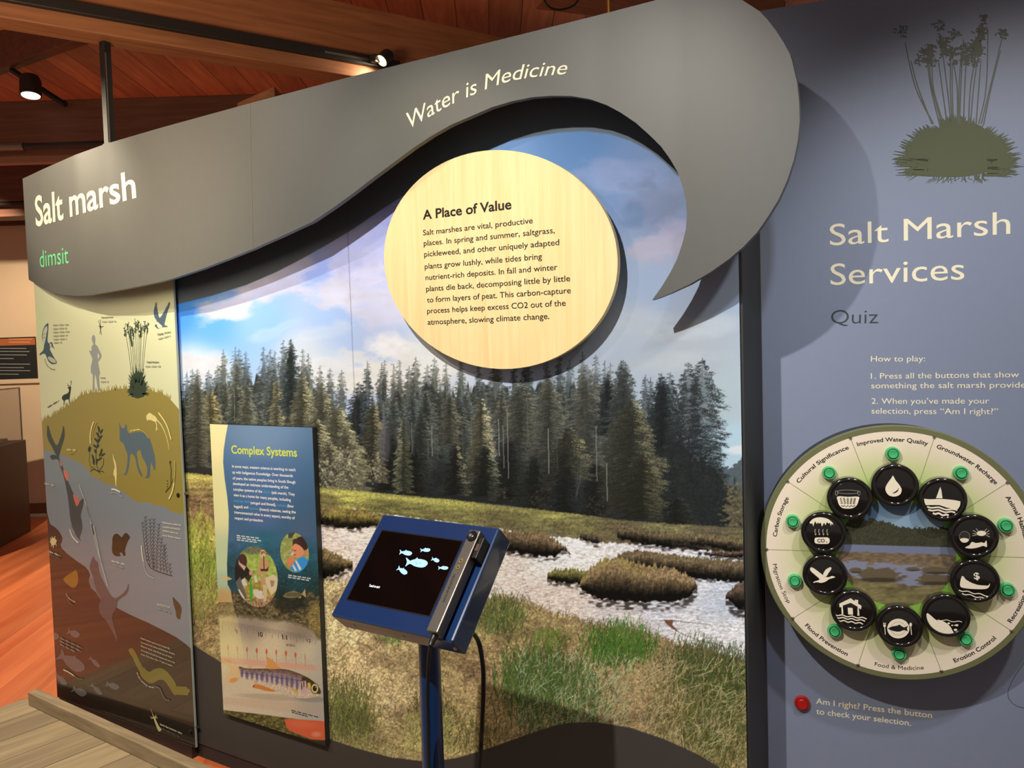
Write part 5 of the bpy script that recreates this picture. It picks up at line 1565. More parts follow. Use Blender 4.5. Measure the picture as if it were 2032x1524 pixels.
# diving kingfisher with long red patched shape under it
k.poly(catmull(zB((205, 250), (230, 320), (260, 410), (310, 490), (345, 420), (375, 320), (385, 265), (400, 300), (400, 400), (370, 500), (345, 590), (330, 640), (290, 580), (250, 500), (215, 440), (195, 360)), 3, True), rgb(62, 70, 60))
k.poly(catmull(zB((230, 620), (270, 598), (320, 620), (350, 660), (300, 650), (262, 660)), 3, True), rgb(58, 66, 70))
k.poly(catmull(zB((330, 640), (390, 760), (440, 900), (500, 1040), (560, 1150), (620, 1100), (620, 1180), (590, 1300), (605, 1400), (590, 1524), (540, 1524), (500, 1440), (470, 1360), (450, 1180), (430, 1040), (390, 850), (345, 730)), 3, True), rgb(66, 76, 80))
k.poly(catmull(zB((345, 660), (372, 680), (365, 735), (345, 720)), 3, True), rgb(176, 112, 104)); k.poly(catmull(zB((390, 770), (440, 820), (445, 880), (425, 900), (395, 830)), 3, True), rgb(206, 116, 90)); k.poly(catmull(zB((500, 1060), (545, 1090), (575, 1140), (545, 1200), (520, 1150)), 3, True), rgb(196, 112, 100))
k.poly(catmull(zC((380, 0), (500, 0), (505, 80), (480, 160), (495, 205), (440, 150), (410, 80)), 3, True), rgb(66, 80, 88))
# leafy marsh plant
PL = rgb(40, 52, 34)
k.stroke(catmull(zB((800, 800), (770, 700), (768, 600), (778, 500), (790, 400), (800, 300)), 4), 1.2, PL)
for x, y, r, s in ((800, 300, -.3, 9), (830, 330, .5, 8), (790, 370, -.6, 9), (820, 400, .6, 9), (770, 430, -.7, 8), (800, 440, .5, 8), (755, 500, -.8, 7), (790, 500, .5, 6), (735, 640, -.3, 12), (820, 590, .4, 9), (850, 600, .9, 7), (830, 560, .2, 8), (760, 560, -.3, 7), (775, 680, .1, 9), (740, 690, -.2, 7), (810, 650, .9, 8)):
    q = zB((x, y))[0]
    k.ellipse(q, 2.1, s * .72, PL, True, 10, r)
k.ellipse(zB((692, 535))[0], 3.2, 6, PL, True, 12, .1); k.stroke(zB((694, 570), (688, 660), (705, 740), (720, 780)), .8, PL)
for q in (((800, 800), (740, 770), (700, 800)), ((800, 800), (830, 790), (860, 805)), ((790, 790), (770, 780), (720, 740)), ((800, 790), (850, 720), (856, 640)), ((780, 780), (820, 825))):
    k.stroke(catmull(zB(*q), 3), 1.0, PL)
# coyote
k.poly(catmull(zB((1035, 222), (1050, 262), (1072, 290), (1098, 285), (1115, 242), (1126, 275), (1132, 330), (1160, 352), (1220, 338), (1290, 336), (1340, 362), (1385, 408), (1410, 470), (1440, 580), (1458, 680), (1450, 785), (1432, 750), (1408, 690), (1398, 740), (1392, 850), (1365, 872), (1336, 868), (1358, 840), (1362, 760), (1340, 690), (1310, 640), (1292, 590), (1280, 545), (1240, 570), (1250, 650), (1262, 730), (1300, 825), (1302, 858), (1282, 835), (1248, 760), (1232, 680), (1210, 610), (1165, 590), (1160, 660), (1140, 780), (1115, 832), (1090, 828), (1112, 800), (1130, 700), (1132, 600), (1108, 530), (1085, 470), (1048, 440), (1042, 390), (1042, 310)), 3, True), rgb(84, 106, 122))
# pale salamander, grass head, arrow grass
PALE = rgb(228, 218, 150)
k.poly(catmull(zB((1352, 150), (1388, 112), (1420, 130), (1462, 160), (1480, 200), (1450, 215), (1400, 195), (1362, 195)), 3, True), PALE)
k.stroke(catmull(zB((1470, 190), (1530, 260), (1580, 370), (1605, 470), (1612, 540)), 4), 1.8, PALE, taper=.5)
k.stroke(catmull(zB((1455, 210), (1472, 250), (1468, 320)), 3), 1.6, PALE); k.stroke(zB((1468, 280), (1485, 305)), 1.2, PALE); k.stroke(zB((1370, 180), (1362, 205)), 1.2, PALE)
k.poly(catmull(zB((965, 585), (975, 640), (995, 690), (1005, 760), (1008, 830), (1002, 960), (996, 960), (985, 860), (970, 830), (975, 780), (985, 740), (965, 640)), 3, True), PALE)
GS = rgb(70, 68, 38)
k.stroke(catmull(zB((1625, 680), (1640, 760), (1640, 860), (1635, 960), (1575, 1035)), 4), 1.8, GS); k.stroke(zB((1636, 960), (1668, 880)), 1.0, GS); k.ellipse(zB((1630, 690))[0], 2.0, 4, GS)
for y in (905, 940, 970, 1000):
    k.ellipse(zB((1598, y))[0], 1.6, 1.4, GS, False, 6)
# river otter
OT = rgb(46, 48, 26)
k.poly(catmull(zC((880, 150), (910, 118), (945, 122), (985, 158), (1008, 128), (1040, 105), (1078, 140), (1085, 170), (1062, 205), (1045, 250), (1025, 320), (1032, 350), (1028, 385), (1005, 378), (985, 345), (960, 350), (975, 382), (930, 388), (890, 370), (870, 320), (872, 230)), 3, True), OT)
# pickleweed, thin line drawing
PK = rgb(52, 62, 66)
for x0, y0, x1, y1 in ((1300, 470, 1240, -20), (1330, 520, 1275, -90), (1370, 545, 1330, -60), (1380, 550, 1380, -60), (1410, 560, 1440, 0), (1460, 575, 1470, 170), (1500, 585, 1500, 260), (1540, 600, 1510, 250), (1585, 615, 1570, 480)):
    k.stroke(catmull(zC((x0, y0), ((x0 + x1) / 2 - 12, (y0 + y1) / 2), (x1, y1)), 4), .9, PK, taper=.5)
    n = int((y0 - y1) / 42)
    for i in range(n):
        f = (i + .5) / n
        xx, yy = x0 + (x1 - x0) * f, y0 + (y1 - y0) * f
        for sdir in (-1, 1):
            k.stroke(zC((xx - 4, yy), (xx - 4 + sdir * 20, yy - 32)), .7, PK)
k.stroke(catmull(zC((1300, 470), (1340, 530), (1430, 575), (1600, 628)), 4), 1.3, PK)
# snail, clam, crab
k.poly(catmull(zC((1605, 880), (1640, 915), (1690, 970), (1712, 1030), (1700, 1110), (1690, 1150), (1665, 1145), (1645, 1110), (1640, 1050), (1615, 970)), 3, True), rgb(74, 70, 46))
k.poly(catmull(zC((280, 668), (340, 612), (400, 575), (430, 556), (452, 590), (462, 660), (452, 730), (410, 770), (350, 745)), 3, True), rgb(150, 112, 44))
k.ellipse(zC((160, 210))[0], 6, 7.5, rgb(212, 206, 158))
for q in (((135, 190), (122, 165)), ((135, 210), (118, 215)), ((145, 240), (135, 270)), ((185, 190), (202, 205)), ((185, 230), (198, 262)), ((150, 170), (140, 150)), ((172, 165), (182, 148)), ((160, 245), (158, 288))):
    k.stroke(zC(*q), 1.3, rgb(212, 206, 158))
# octopus-like dark animal silhouette between water and soil
OCT = rgb(92, 86, 90)
k.poly(catmull(zC((640, 390), (665, 430), (700, 470), (712, 560), (740, 640), (800, 760), (850, 850), (905, 895), (980, 855), (1035, 800), (1055, 760), (1068, 715), (1072, 790), (1040, 850), (970, 900), (935, 940), (930, 1000), (900, 1050), (870, 1120), (890, 1220), (920, 1320), (935, 1420), (890, 1330), (840, 1240), (800, 1170), (730, 1090), (710, 980), (735, 920), (690, 830), (650, 740), (640, 640), (600, 540), (610, 470)), 3, True), OCT)
k.poly(catmull(zC((590, 690), (612, 640), (650, 700), (680, 800), (650, 790), (610, 740)), 3, True), rgb(112, 116, 124))


def fish(P, q, L, h, rot, col):
    ca, sa = math.cos(rot), math.sin(rot)
    sh = [(1, .1), (.8, .75), (.35, 1), (.1, 1.0), (0.0, 1.35), (-.12, .95), (-.5, .55), (-.62, .4), (-1, 1.1), (-.88, 0), (-1, -1.1), (-.62, -.35), (-.2, -.8), (.2, -1), (.5, -1.0), (.8, -.7)]
    P.poly(catmull([(q[0] + L * a * ca + h * b * sa, q[1] + L * a * sa - h * b * ca) for a, b in sh], 3, True), col)


FS = rgb(104, 104, 108)
for (x, y), L, h, r in ((zD((330, 340))[0], 30, 12, .55), (zD((622, 342))[0], 14, 4.2, .75), (zD((645, 685))[0], 15, 4.4, .75), (zD((848, 640))[0], 14, 6, .3), (zD((430, 712))[0], 15, 7, .4), (zD((195, 555))[0], 16, 5.5, .75), (zC((405, 1322))[0], 13, 6.5, .35), (zC((175, 1350))[0], 9, 6.5, .5)):
    fish(k, (x, y), L, h, r, FS)
# lamprey larva
lam = catmull(zD((1080, 195), (1120, 250), (1160, 340), (1210, 430), (1260, 500), (1330, 535), (1400, 500), (1470, 490), (1530, 530), (1590, 610), (1640, 690), (1700, 700), (1795, 705)), 5)
k.stroke(lam, 9.5, rgb(126, 114, 54)); 
k.stroke(lam[16:52], 13.5, rgb(126, 114, 54), True)
k.ellipse(lam[0], 4.6, 4.6, rgb(126, 114, 54), True, 12); k.ellipse(lam[-1], 4.6, 4.6, rgb(126, 114, 54), True, 12)
# sea anemone
AN = rgb(206, 198, 142)
k.stroke(catmull(zD((1375, 1045), (1400, 1110), (1425, 1165), (1445, 1195)), 4), 3.2, AN, taper=6.5); k.ellipse(zD((1443, 1192))[0], 3.3, 3.3, AN)
for q in (((1375, 1045), (1330, 930)), ((1370, 1040), (1320, 1030)), ((1375, 1040), (1330, 1055)), ((1378, 1040), (1410, 1025)), ((1378, 1042), (1418, 1045)), ((1375, 1040), (1400, 1000)), ((1372, 1040), (1350, 1000))):
    k.stroke(zD(*q), 1.0, AN, taper=.4)
k.build('printed_artwork', MT['ink_gloss'], hab)



def cap(kind, *a):
    q = Ink(HP, 0.0040)
    getattr(q, kind)(*a)
    q.build('caption_lettering', MT['ink'], hab)


DK, CR = rgb(70, 80, 80), rgb(220, 216, 196)
cap('text', 'Blue-eyed Darner', *zA((948, 416), (1082, 410)), 3.2, DK, .02); cap('text', 'Tufted Hairgrass', *zA((1464, 930), (1608, 928)), 3.4, DK, .02); cap('text', 'Human', *zA((936, 1110), (990, 1108)), 2.8, DK, .02)
cap('text', 'Osprey', *zA((1592, 612), (1662, 600)), 3.6, DK, .03); cap('text', '(Pandion)', *zA((1672, 594), (1742, 580)), 3.2, DK, .02)
cap('text_path', 'Turkey Vulture', catmull(zA((288, 880), (300, 930), (330, 975), (370, 1005), (414, 1010)), 4), 2.4, DK, .02)
cap('text_path', 'Coyote', catmull(zB((1175, 335), (1210, 322), (1282, 312)), 3), 3.2, PALE, .03)
cap('text_path', 'Northern Clam', catmull(zC((318, 845), (350, 895), (392, 928), (436, 946)), 3), 2.6, CR, .02)
cap('text', 'River Otter - adult', *zC((876, 452), (1028, 492)), 3.6, CR, .03)
cap('text', 'Salt Marsh Snail', *zC((1422, 975), (1576, 1012)), 4.0, CR, .0)
cap('text', 'Starlet Sea Anemone - larva', *zD((1456, 1128), (1732, 1246)), 3.4, CR, .02)
cap('text_path', 'Pacific Lamprey - larval', catmull(zD((1160, 475), (1200, 555), (1260, 615), (1310, 650), (1372, 664)), 4), 2.8, CR, .02)
for i, (s, xb, yb) in enumerate((('Pacific lamprey spend most of their life', 1576, 178), ('burrowed in the bottom of freshwater streams,', 1642, 248), ('filtering their tiny food out of their', 1612, 292), ('surroundings through the estuary and out to the', 1642, 356), ('ocean. They return after 1-7 years to spawn.', 1618, 396))):
    ya = (44, 96, 142, 194, 244)[i]
    cap('text', s, zD((1214, ya))[0], zD((xb, yb))[0], 3.2, rgb(196, 188, 170), .015)
for i, (xb, yb) in enumerate(((1712, 22), (1704, 72), (1676, 122), (1706, 182))):
    s = ('Pickleweed is edible and', 'a popular trail snack for', 'residents visiting the', 'South Slough reserve')[i]
    cap('text', s, zC((1490, (-10, 38, 84, 142)[i]))[0], zC((xb, yb))[0], 3.6, CR, .015)
GY = rgb(160, 168, 150)
for a, b, c_, w in ((zA((385, 495)), zA((568, 488)), GY, 1.6), (zA((388, 538)), zA((545, 528)), GY, 1.6), (zA((388, 578)), zA((575, 568)), GY, 1.6), (zA((390, 620)), zA((555, 610)), GY, 1.6), (zA((392, 660)), zA((545, 652)), GY, 1.6), (zA((395, 698)), zA((490, 692)), GY, 1.6),
                    (zA((950, 455)), zA((1112, 450)), GY, 1.8), (zA((1450, 970)), zA((1626, 968)), GY, 1.8), (zA((936, 1146)), zA((1028, 1144)), GY, 1.6), (zA((1600, 655)), zA((1742, 615)), GY, 1.8), (zA((326, 1440)), zA((458, 1362)), DK, 1.2),
                    (zB((432, 540)), zB((545, 548)), rgb(200, 190, 130), 2.2), (zB((455, 580)), zB((522, 584)), rgb(160, 150, 90), 1.4), (zB((176, 932)), zB((292, 958)), rgb(170, 172, 168), 2.2),
                    (zC((112, 328)), zC((255, 382)), rgb(176, 168, 150), 2.2), (zC((122, 365)), zC((250, 418)), rgb(104, 96, 84), 1.6), (zC((892, 488)), zC((1018, 528)), rgb(150, 160, 168), 1.6), (zC((1426, 1015)), zC((1592, 1070)), rgb(146, 150, 158), 1.8), (zD((1470, 1168)), zD((1700, 1278)), rgb(96, 88, 80), 1.6),
                    (zC((248, 1372)), zC((520, 1500)), rgb(150, 136, 128), 1.8), (zC((246, 1410)), zC((510, 1540)), rgb(150, 136, 128), 1.8), (zC((248, 1450)), zC((440, 1545)), rgb(150, 136, 128), 1.8)):
    (xa, ya), (xb, yb) = a[0], b[0]
    k = Ink(HP, 0.0040)
    n = max(6, int(math.hypot(xb - xa, yb - ya) / 1.9))
    for i in range(n):
        if i % 6 == 5:
            continue
        f0, f1 = i / n, (i + .85) / n
        k.stroke([(xa + (xb - xa) * f0, ya + (yb - ya) * f0), (xa + (xb - xa) * f1, ya + (yb - ya) * f1)], w * (.75 + .25 * ((i * 7) % 3)), c_)
    k.build('fine_print', MT['ink'], hab)
for q, c_, w in ((zB((748, 215), (722, 290), (708, 380), (710, 470)), PALE, 1.8), (zB((780, 218), (750, 290), (735, 360), (735, 400)), rgb(176, 166, 96), 1.0), (zB((1500, 110), (1560, 190), (1610, 290), (1648, 425)), PALE, 2.0), (zB((1690, 670), (1690, 800), (1680, 920)), rgb(186, 176, 100), 1.6), (zB((1682, 925), (1660, 1030), (1622, 1115)), PALE, 2.0),
                 (zB((1280, 312), (1340, 340), (1388, 408)), rgb(176, 166, 96), 1.2), (zB((955, 1000), (1000, 1005), (1056, 1034)), CR, 2.0), (zB((945, 1040), (1010, 1046), (1078, 1090)), rgb(150, 160, 168), 1.3), (zB((575, 945), (640, 1120), (700, 1320), (750, 1524)), rgb(176, 180, 180), 1.3), (zB((660, 1190), (700, 1330), (735, 1524)), rgb(160, 164, 166), .8),
                 (zC((628, 0), (690, 260), (740, 460)), rgb(176, 180, 180), 1.2), (zC((655, 20), (705, 260), (745, 460), (800, 660), (825, 750)), rgb(186, 188, 186), 1.6), (zC((365, 60), (400, 150), (470, 225)), CR, 1.6), (zC((1232, 255), (1240, 350), (1256, 450)), CR, 1.8), (zC((1258, 455), (1280, 560), (1320, 620), (1386, 658)), rgb(170, 174, 178), 1.3),
                 (zC((345, 920), (372, 960), (405, 975)), rgb(130, 96, 76), 1.2), (zD((238, 435), (300, 462), (370, 510)), CR, 1.5), (zD((372, 510), (420, 545), (480, 550)), rgb(130, 110, 100), 1.2), (zD((1380, 650), (1440, 660), (1480, 740), (1520, 805), (1575, 820)), rgb(112, 108, 104), 1.8)):
    Ink(HP, 0.0040).stroke(catmull(q, 5), w, c_).build('fine_print', MT['ink'], hab)
for x, y in zB((1725, 1070)) + zD((1832, 1218)):
    u, v = HP.uv(x, y)
    MB().lathe(HP.at(u, v, 0.0005), HP.n, (0, 0, 1), [(.009, 0), (.009, .003), (.006, .005), (0, .005)], 16).build('fixing_screw', MT['black_plastic'], hab, True)
for x, y in (zB((1800, 1050)) + zD((1905, 1168))):
    u, v = HP.uv(x, y)
    MB().obox(HP, h1, h1 + .012, v - .004, v + .004, -0.009, -0.002).build('edge_clip', MT['chrome'], hab)


# ------------------------------------------------------------------ quiz panel on the right
QW = 1.45
quiz = empty('quiz_board', QUIZ.at(.6, 0, 0), 'blue grey quiz panel with a grass tuft print at the right', 'sign')
MB().obox(QUIZ, 0.0, QW, 0.0, 2.497, -0.035, 0.0, 0.001).build('board', material('blue_grey_laminate', rgb(122, 132, 155), 0.5, vary=0.03, scale=60), quiz)
rnd = random.Random(12)
zg = zoom(1740, 0, 4.01)
k = Ink(QUIZ, 0.0006, 0.00004)
TG = rgb(74, 80, 52)
body = catmull(zg((300, 1385), (320, 1290), (370, 1190), (430, 1110), (490, 1050), (560, 1000), (640, 965), (720, 970), (800, 990), (860, 1030), (900, 1090), (940, 1160), (980, 1230), (1000, 1310), (960, 1350), (860, 1372), (760, 1395), (620, 1408), (480, 1404), (380, 1402)), 4, True)
k.poly(body, TG)
cx_, cy_ = zg((640, 1330))[0]
for i in range(190):
    t = PI + PI * (i + rnd.random()) / 190
    dx, dy = math.cos(t), math.sin(t)
    R1 = (300 + 215 * abs(dx) ** 1.4) * rnd.uniform(.86, 1.04) if dy > -.92 else 400 * rnd.uniform(.88, 1.02)
    R1 = max(R1, 395 * rnd.uniform(.9, 1.04) * abs(dy)) if dy < -.3 else R1
    b = zg((640 + 240 * dx, 1330 + 250 * dy))[0]
    tip = zg((640 + R1 * dx, 1330 + R1 * dy - 20 * (1 - abs(dx))))[0]
    k.stroke([b, ((b[0] + tip[0]) / 2, (b[1] + tip[1]) / 2 - 2), tip], 11.0, TG, taper=.5)
for i in range(60):
    sd = -1 if rnd.random() < .5 else 1
    y0 = rnd.uniform(1250, 1392)
    x0 = 640 + sd * rnd.uniform(200, 290)
    L = rnd.uniform(170, 240)
    k.stroke(zg((x0, y0), (x0 + sd * L * .5, y0 + rnd.uniform(-8, 10)), (x0 + sd * L, y0 + rnd.uniform(-20, 60) * (1 if sd < 0 else .35))), 7.0, TG, taper=.4)
for i in range(34):
    x0 = rnd.uniform(400, 900)
    k.stroke(zg((x0, 1372), (x0 + rnd.uniform(-40, 30) * .5, 1420), (x0 + (640 - x0) * -.12 + rnd.uniform(-60, 30), 1385 + rnd.uniform(40, 80))), 2.4, TG, taper=.5)
SG = rgb(84, 88, 74)
for xb, xm, xt, yt in ((450, 310, 225, 340), (440, 330, 270, 480), (500, 430, 400, 450), (530, 450, 440, 440), (520, 440, 420, 520), (590, 560, 515, 350), (600, 585, 590, 420), (610, 600, 600, 500), (650, 655, 672, 420), (660, 668, 690, 310), (690, 700, 712, 480), (730, 745, 790, 430), (745, 770, 800, 480), (790, 812, 828, 480), (810, 870, 885, 230), (830, 900, 1000, 290), (850, 910, 985, 400), (560, 520, 490, 480), (640, 640, 605, 470)):
    k.stroke(catmull(zg((xb, 985), (xm, 700), (xt, yt)), 6), 2.6, SG, taper=1.3)
for (x, y, r, n) in ((410, 420, 75, 30), (520, 330, 60, 24), (600, 430, 62, 26), (690, 400, 55, 22), (790, 400, 80, 34), (830, 260, 70, 26), (330, 490, 50, 14), (200, 260, 60, 14), (1000, 270, 55, 14), (850, 160, 50, 12), (500, 210, 50, 14), (740, 470, 80, 20), (440, 500, 60, 14), (620, 290, 60, 12), (540, 400, 70, 16)):
    for i in range(int(n * 1.6)):
        a = rnd.uniform(0, 2 * PI)
        q = (x + r * rnd.uniform(.05, .85) * math.cos(a), y + r * rnd.uniform(.05, .85) * math.sin(a))
        b = (q[0] + rnd.uniform(-32, 32), q[1] + rnd.uniform(-26, 10))
        k.stroke(catmull(zg(q, ((q[0] + b[0]) / 2 + rnd.uniform(-10, 10), (q[1] + b[1]) / 2 - 8), b), 3), 1.2, SG)
        if rnd.random() < .55:
            k.ellipse(zg(b)[0], rnd.uniform(1.0, 2.6), rnd.uniform(.9, 2.0), SG, False, 7, rnd.random())
for pts_ in (((885, 215), (810, 240), (800, 290), (750, 350), (715, 400), (760, 385), (790, 440), (830, 445), (840, 390), (830, 330), (860, 300), (850, 250)), ((400, 370), (440, 350), (430, 400), (450, 430), (430, 490), (410, 450)), ((515, 340), (545, 330), (565, 365), (530, 380))):
    k.poly(catmull(zg(*pts_), 3, True), SG)
for (x, y) in ((420, 430), (410, 480), (440, 390), (600, 400), (605, 490), (530, 420), (690, 490), (740, 480), (780, 500), (700, 430), (750, 440)):
    for j in range(7):
        k.ellipse(zg((x + rnd.uniform(-34, 34), y + rnd.uniform(-26, 26)))[0], rnd.uniform(2.2, 4.6), rnd.uniform(1.4, 3.4), SG, False, 8, rnd.random() * 3)
k.build('grass_print', MT['ink'], quiz)
zq = zoom(1480, 400, 3.313)
QC = rgb(232, 224, 196)
Ink(QUIZ, 0.0006).text('Salt Marsh', *zq((552, 290), (1738, 212)), 42, QC, 0.0).build('title_lettering', MT['ink'], quiz, label='large cream title lettering')
Ink(QUIZ, 0.0006).text('Services', *zq((556, 550), (1436, 512)), 42, QC, 0.0).build('title_lettering', MT['ink'], quiz, label='large cream title lettering')
k = Ink(QUIZ, 0.0006)
k.text('Quiz', *zq((560, 802), (870, 800)), 27, rgb(52, 60, 62), -.01)
k.build('quiz_lettering', MT['ink'], quiz, label='dark grey lettering')
k = Ink(QUIZ, 0.0006)
k.text('How to play:', *zq((822, 1052), (1178, 1050)), 11, QC)
k.build('instruction_lettering', MT['ink'], quiz)
k = Ink(QUIZ, 0.0006)
k.text('1. Press all the buttons that show', *zq((822, 1165), (1796, 1155)), 11, QC)
k.text('something the salt marsh provides', *zq((824, 1228), (1870, 1223)), 11, QC)
k.build('instruction_lettering', MT['ink'], quiz)
k = Ink(QUIZ, 0.0006)
k.text('2. When you’ve made your', *zq((826, 1330), (1600, 1328)), 11, QC)
k.text('selection, press “Am I right?”', *zq((826, 1394), (1658, 1398)), 11, QC)
k.build('instruction_lettering', MT['ink'], quiz)
k = Ink(QUIZ, 0.0006)
zr = zoom(1480, 1300, 3.681)
k.text('Am I right? Press the button', *zr((512, 354), (1360, 460)), 11, QC, .01)
k.text('to check your selection.', *zr((514, 428), (1206, 516)), 11, QC, .01)
k.build('instruction_lettering', MT['ink'], quiz)
# thin outline printed at the lower right
k = Ink(QUIZ, 0.0006)
k.stroke(catmull([(2062, 1280), (2030, 1318), (2008, 1352), (2000, 1376), (2006, 1392), (2024, 1403), (2060, 1408)], 5), 1.0, rgb(60, 62, 66))
k.build('printed_outline', MT['ink'], quiz)
ru, rv = QUIZ.uv(1592, 1398, .012)
rb_ = MB().lathe(QUIZ.at(ru, rv, 0.0), QUIZ.n, (0, 0, 1), [(.0205, 0), (.0205, .006), (.018, .010), (.0150, .010), (.0150, .008)], 32).build('push_button', MT['red'], quiz, True, 'red push button')
MB().lathe(QUIZ.at(ru, rv, 0.0), QUIZ.n, (0, 0, 1), [(.0145, .004), (.0145, .012), (.012, .0145), (0, .0138)], 32).build('button_cap', MT['red'], rb_, True)

# ------------------------------------------------------------------ quiz wheel standing off the panel
WC = (0.3115, 1.072)
wheel = empty('quiz_dial', QUIZ.at(WC[0], WC[1] - .32, 0.0), 'round cream and green quiz wheel ringed with black icon knobs', 'quiz wheel')
WO = QUIZ.at(*WC)
MB().lathe(WO, QUIZ.n, (0, 0, 1), [(0, .001), (.318, .001), (.318, .082), (0, .082)], 96).build('drum', MT['drum'], wheel, True)
MB().lathe(WO, QUIZ.n, (0, 0, 1), [(0, .082), (.3225, .082), (.3225, .098), (.3205, .1), (0, .1)], 96).build('rim_plate', MT['olive'], wheel, True)
FP = QUIZ.shifted(0.1)
cc = lambda r, a, c=WC: (c[0] + r * math.cos(a), c[1] + r * math.sin(a))
# printed face: cream rim running to green near the middle
me = bpy.data.meshes.new('printed_face')
V_, F_, C_ = [], [], []
radii = [0.125, .14, .16, .19, .22, .25, .275, .29, .3075]
gcol = [(110, 170, 52), (126, 176, 66), (152, 186, 92), (176, 196, 120), (196, 202, 146), (214, 208, 172), (224, 212, 188), (228, 214, 194), (229, 215, 196)]
NA = 120
for r, g_ in zip(radii, gcol):
    for i in range(NA):
        V_.append(tuple(FP.at(*cc(r, 2 * PI * i / NA), 0.0006)))
        C_.append(rgb(*g_))
for j in range(len(radii) - 1):
    for i in range(NA):
        F_.append((j * NA + i, (j + 1) * NA + i, (j + 1) * NA + (i + 1) % NA, j * NA + (i + 1) % NA))
me.from_pydata(V_, [], F_)
a = me.color_attributes.new('ink', 'FLOAT_COLOR', 'POINT')
a.data.foreach_set('color', np.array(C_, np.float32).ravel())
link('printed_face', me, MT['ink'], wheel)
A0 = math.radians(91.2)
STEP = 2 * PI / 10
k = Ink(FP, 0.0009)
for i in range(10):
    t = A0 + STEP / 2 - STEP * i
    n_ = (-math.sin(t) * .0007, math.cos(t) * .0007)
    p0, p1 = cc(.13, t), cc(.3075, t)
    k.uvpoly([(p0[0] + n_[0], p0[1] + n_[1]), (p0[0] - n_[0], p0[1] - n_[1]), (p1[0] - n_[0], p1[1] - n_[1]), (p1[0] + n_[0], p1[1] + n_[1])], rgb(140, 152, 84), False)
k.build('divider_lines', MT['ink'], wheel)
k = Ink(FP, 0.0010)
NAMES = ['Improved Water Quality', 'Groundwater Recharge', 'Animal Habitat', 'Recreation & Tourism', 'Erosion Control', 'Food & Medicine', 'Flood Prevention', 'Migration Stop', 'Carbon Storage', 'Cultural Significance']
SPAN = [32.5, 31.5, 22, 30, 22, 22, 24, 21, 22, 31]
for i, s in enumerate(NAMES):
    t = A0 - STEP * i
    sp = math.radians(SPAN[i])
    inward = i in (3, 4, 5, 6, 7)
    r = .2955 if inward else .2825
    if i == 2: t += math.radians(2)
    ts = np.linspace(t - sp / 2, t + sp / 2, 24) if inward else np.linspace(t + sp / 2, t - sp / 2, 24)
    Ink(FP, 0.0010).uvtext(s, [cc(r, q) for q in ts], .0098, .0098, rgb(24, 22, 20), 0.0 if 'M' in s else .016, 0, 1.0).build('segment_lettering', MT['ink'], wheel)


def paint_wheel():
    p = Paint(1650, 960, 280, 270, 2.0, 4)
    Y, X = p.Y, p.X
    n1, n2, n3 = p.noise(2, 1.6), p.noise(8, 3), p.noise(30, 8)
    p.im = p.field([(1700, 1000, 96, 132, 176), (1780, 990, 108, 148, 190), (1850, 1010, 112, 150, 190), (1780, 1040, 150, 184, 214), (1850, 1045, 156, 188, 214)], 40).astype(np.float32)
    zw = zoom(1500, 820, 2.8214)
    tr = p.below(zw((440, 590), (520, 590), (570, 570), (600, 590), (680, 600), (740, 610), (800, 632), (880, 640), (960, 640), (1060, 640), (1130, 650)), 1.2, (p.noise(3, 3) - .5) * 8)
    p.blend(tr, np.stack([50 + 34 * n1, 52 + 32 * n1, 36 + 22 * n1], -1))
    p.blend(p.below(zw((440, 732), (1130, 752)), 1.5), (128, 138, 170))
    p.blend(p.below(zw((440, 772), (1130, 796)), 2, (n2 - .5) * 3), np.stack([108 + 50 * n2, 92 + 40 * n2, 70 + 30 * n2], -1))
    wt_ = p.below(zw((440, 838), (540, 832), (640, 842), (760, 838), (860, 850), (960, 860), (1130, 880)), 2, (n2 - .5) * 12) * (1 - p.below(zw((440, 850), (520, 900), (640, 940), (760, 930), (860, 970), (960, 960), (1130, 940)), 2, (n2 - .5) * 6))
    p.blend(wt_, (146, 150, 178))
    for c, rx, ry in (((690, 905), 46, 14), ((1000, 930), 34, 11), ((880, 872), 14, 4), ((560, 880), 12, 5), ((1010, 880), 30, 7)):
        p.ell(zw(c)[0], rx, ry, (112, 98, 74), 1, .2, .03, (n2 - .5) * .5)
        q = zw(c)[0]
        p.ell((q[0], q[1] + ry * .75), rx * .9, ry * .35, (62, 52, 42), .8, .6)
    lo = p.below(zw((440, 900), (520, 925), (640, 945), (760, 948), (860, 985), (960, 968), (1130, 955)), 2, (n2 - .5) * 4)
    p.blend(lo, np.stack([112 + 34 * n2, 104 + 30 * n2, 66 + 20 * n2], -1) * (.8 + .4 * n3)[..., None])
    p.im = p.im * .8 + p.im.mean(-1, keepdims=True) * .06
    return p


PR = .134
gu = np.linspace(WC[0] - PR, WC[0] + PR, 240)
gv = np.linspace(WC[1] - PR, WC[1] + PR, 240)
print_sheet('centre_photo', FP, gu, gv, 0.0008, paint_wheel(), MT['ink'], wheel, 1.0, lambda a, b: np.hypot(a - WC[0], b - WC[1]) < PR, label='round marsh photo in the middle of the wheel')
for i in range(10):
    t = A0 + STEP / 2 - STEP * i
    u, v = cc(.3065, t)
    MB().lathe(FP.at(u, v, 0.0002), FP.n, (0, 0, 1), [(.0042, 0), (.0042, .0012), (.0026, .003), (0, .0034)], 14).build('fixing_screw', MT['chrome'], wheel, True)

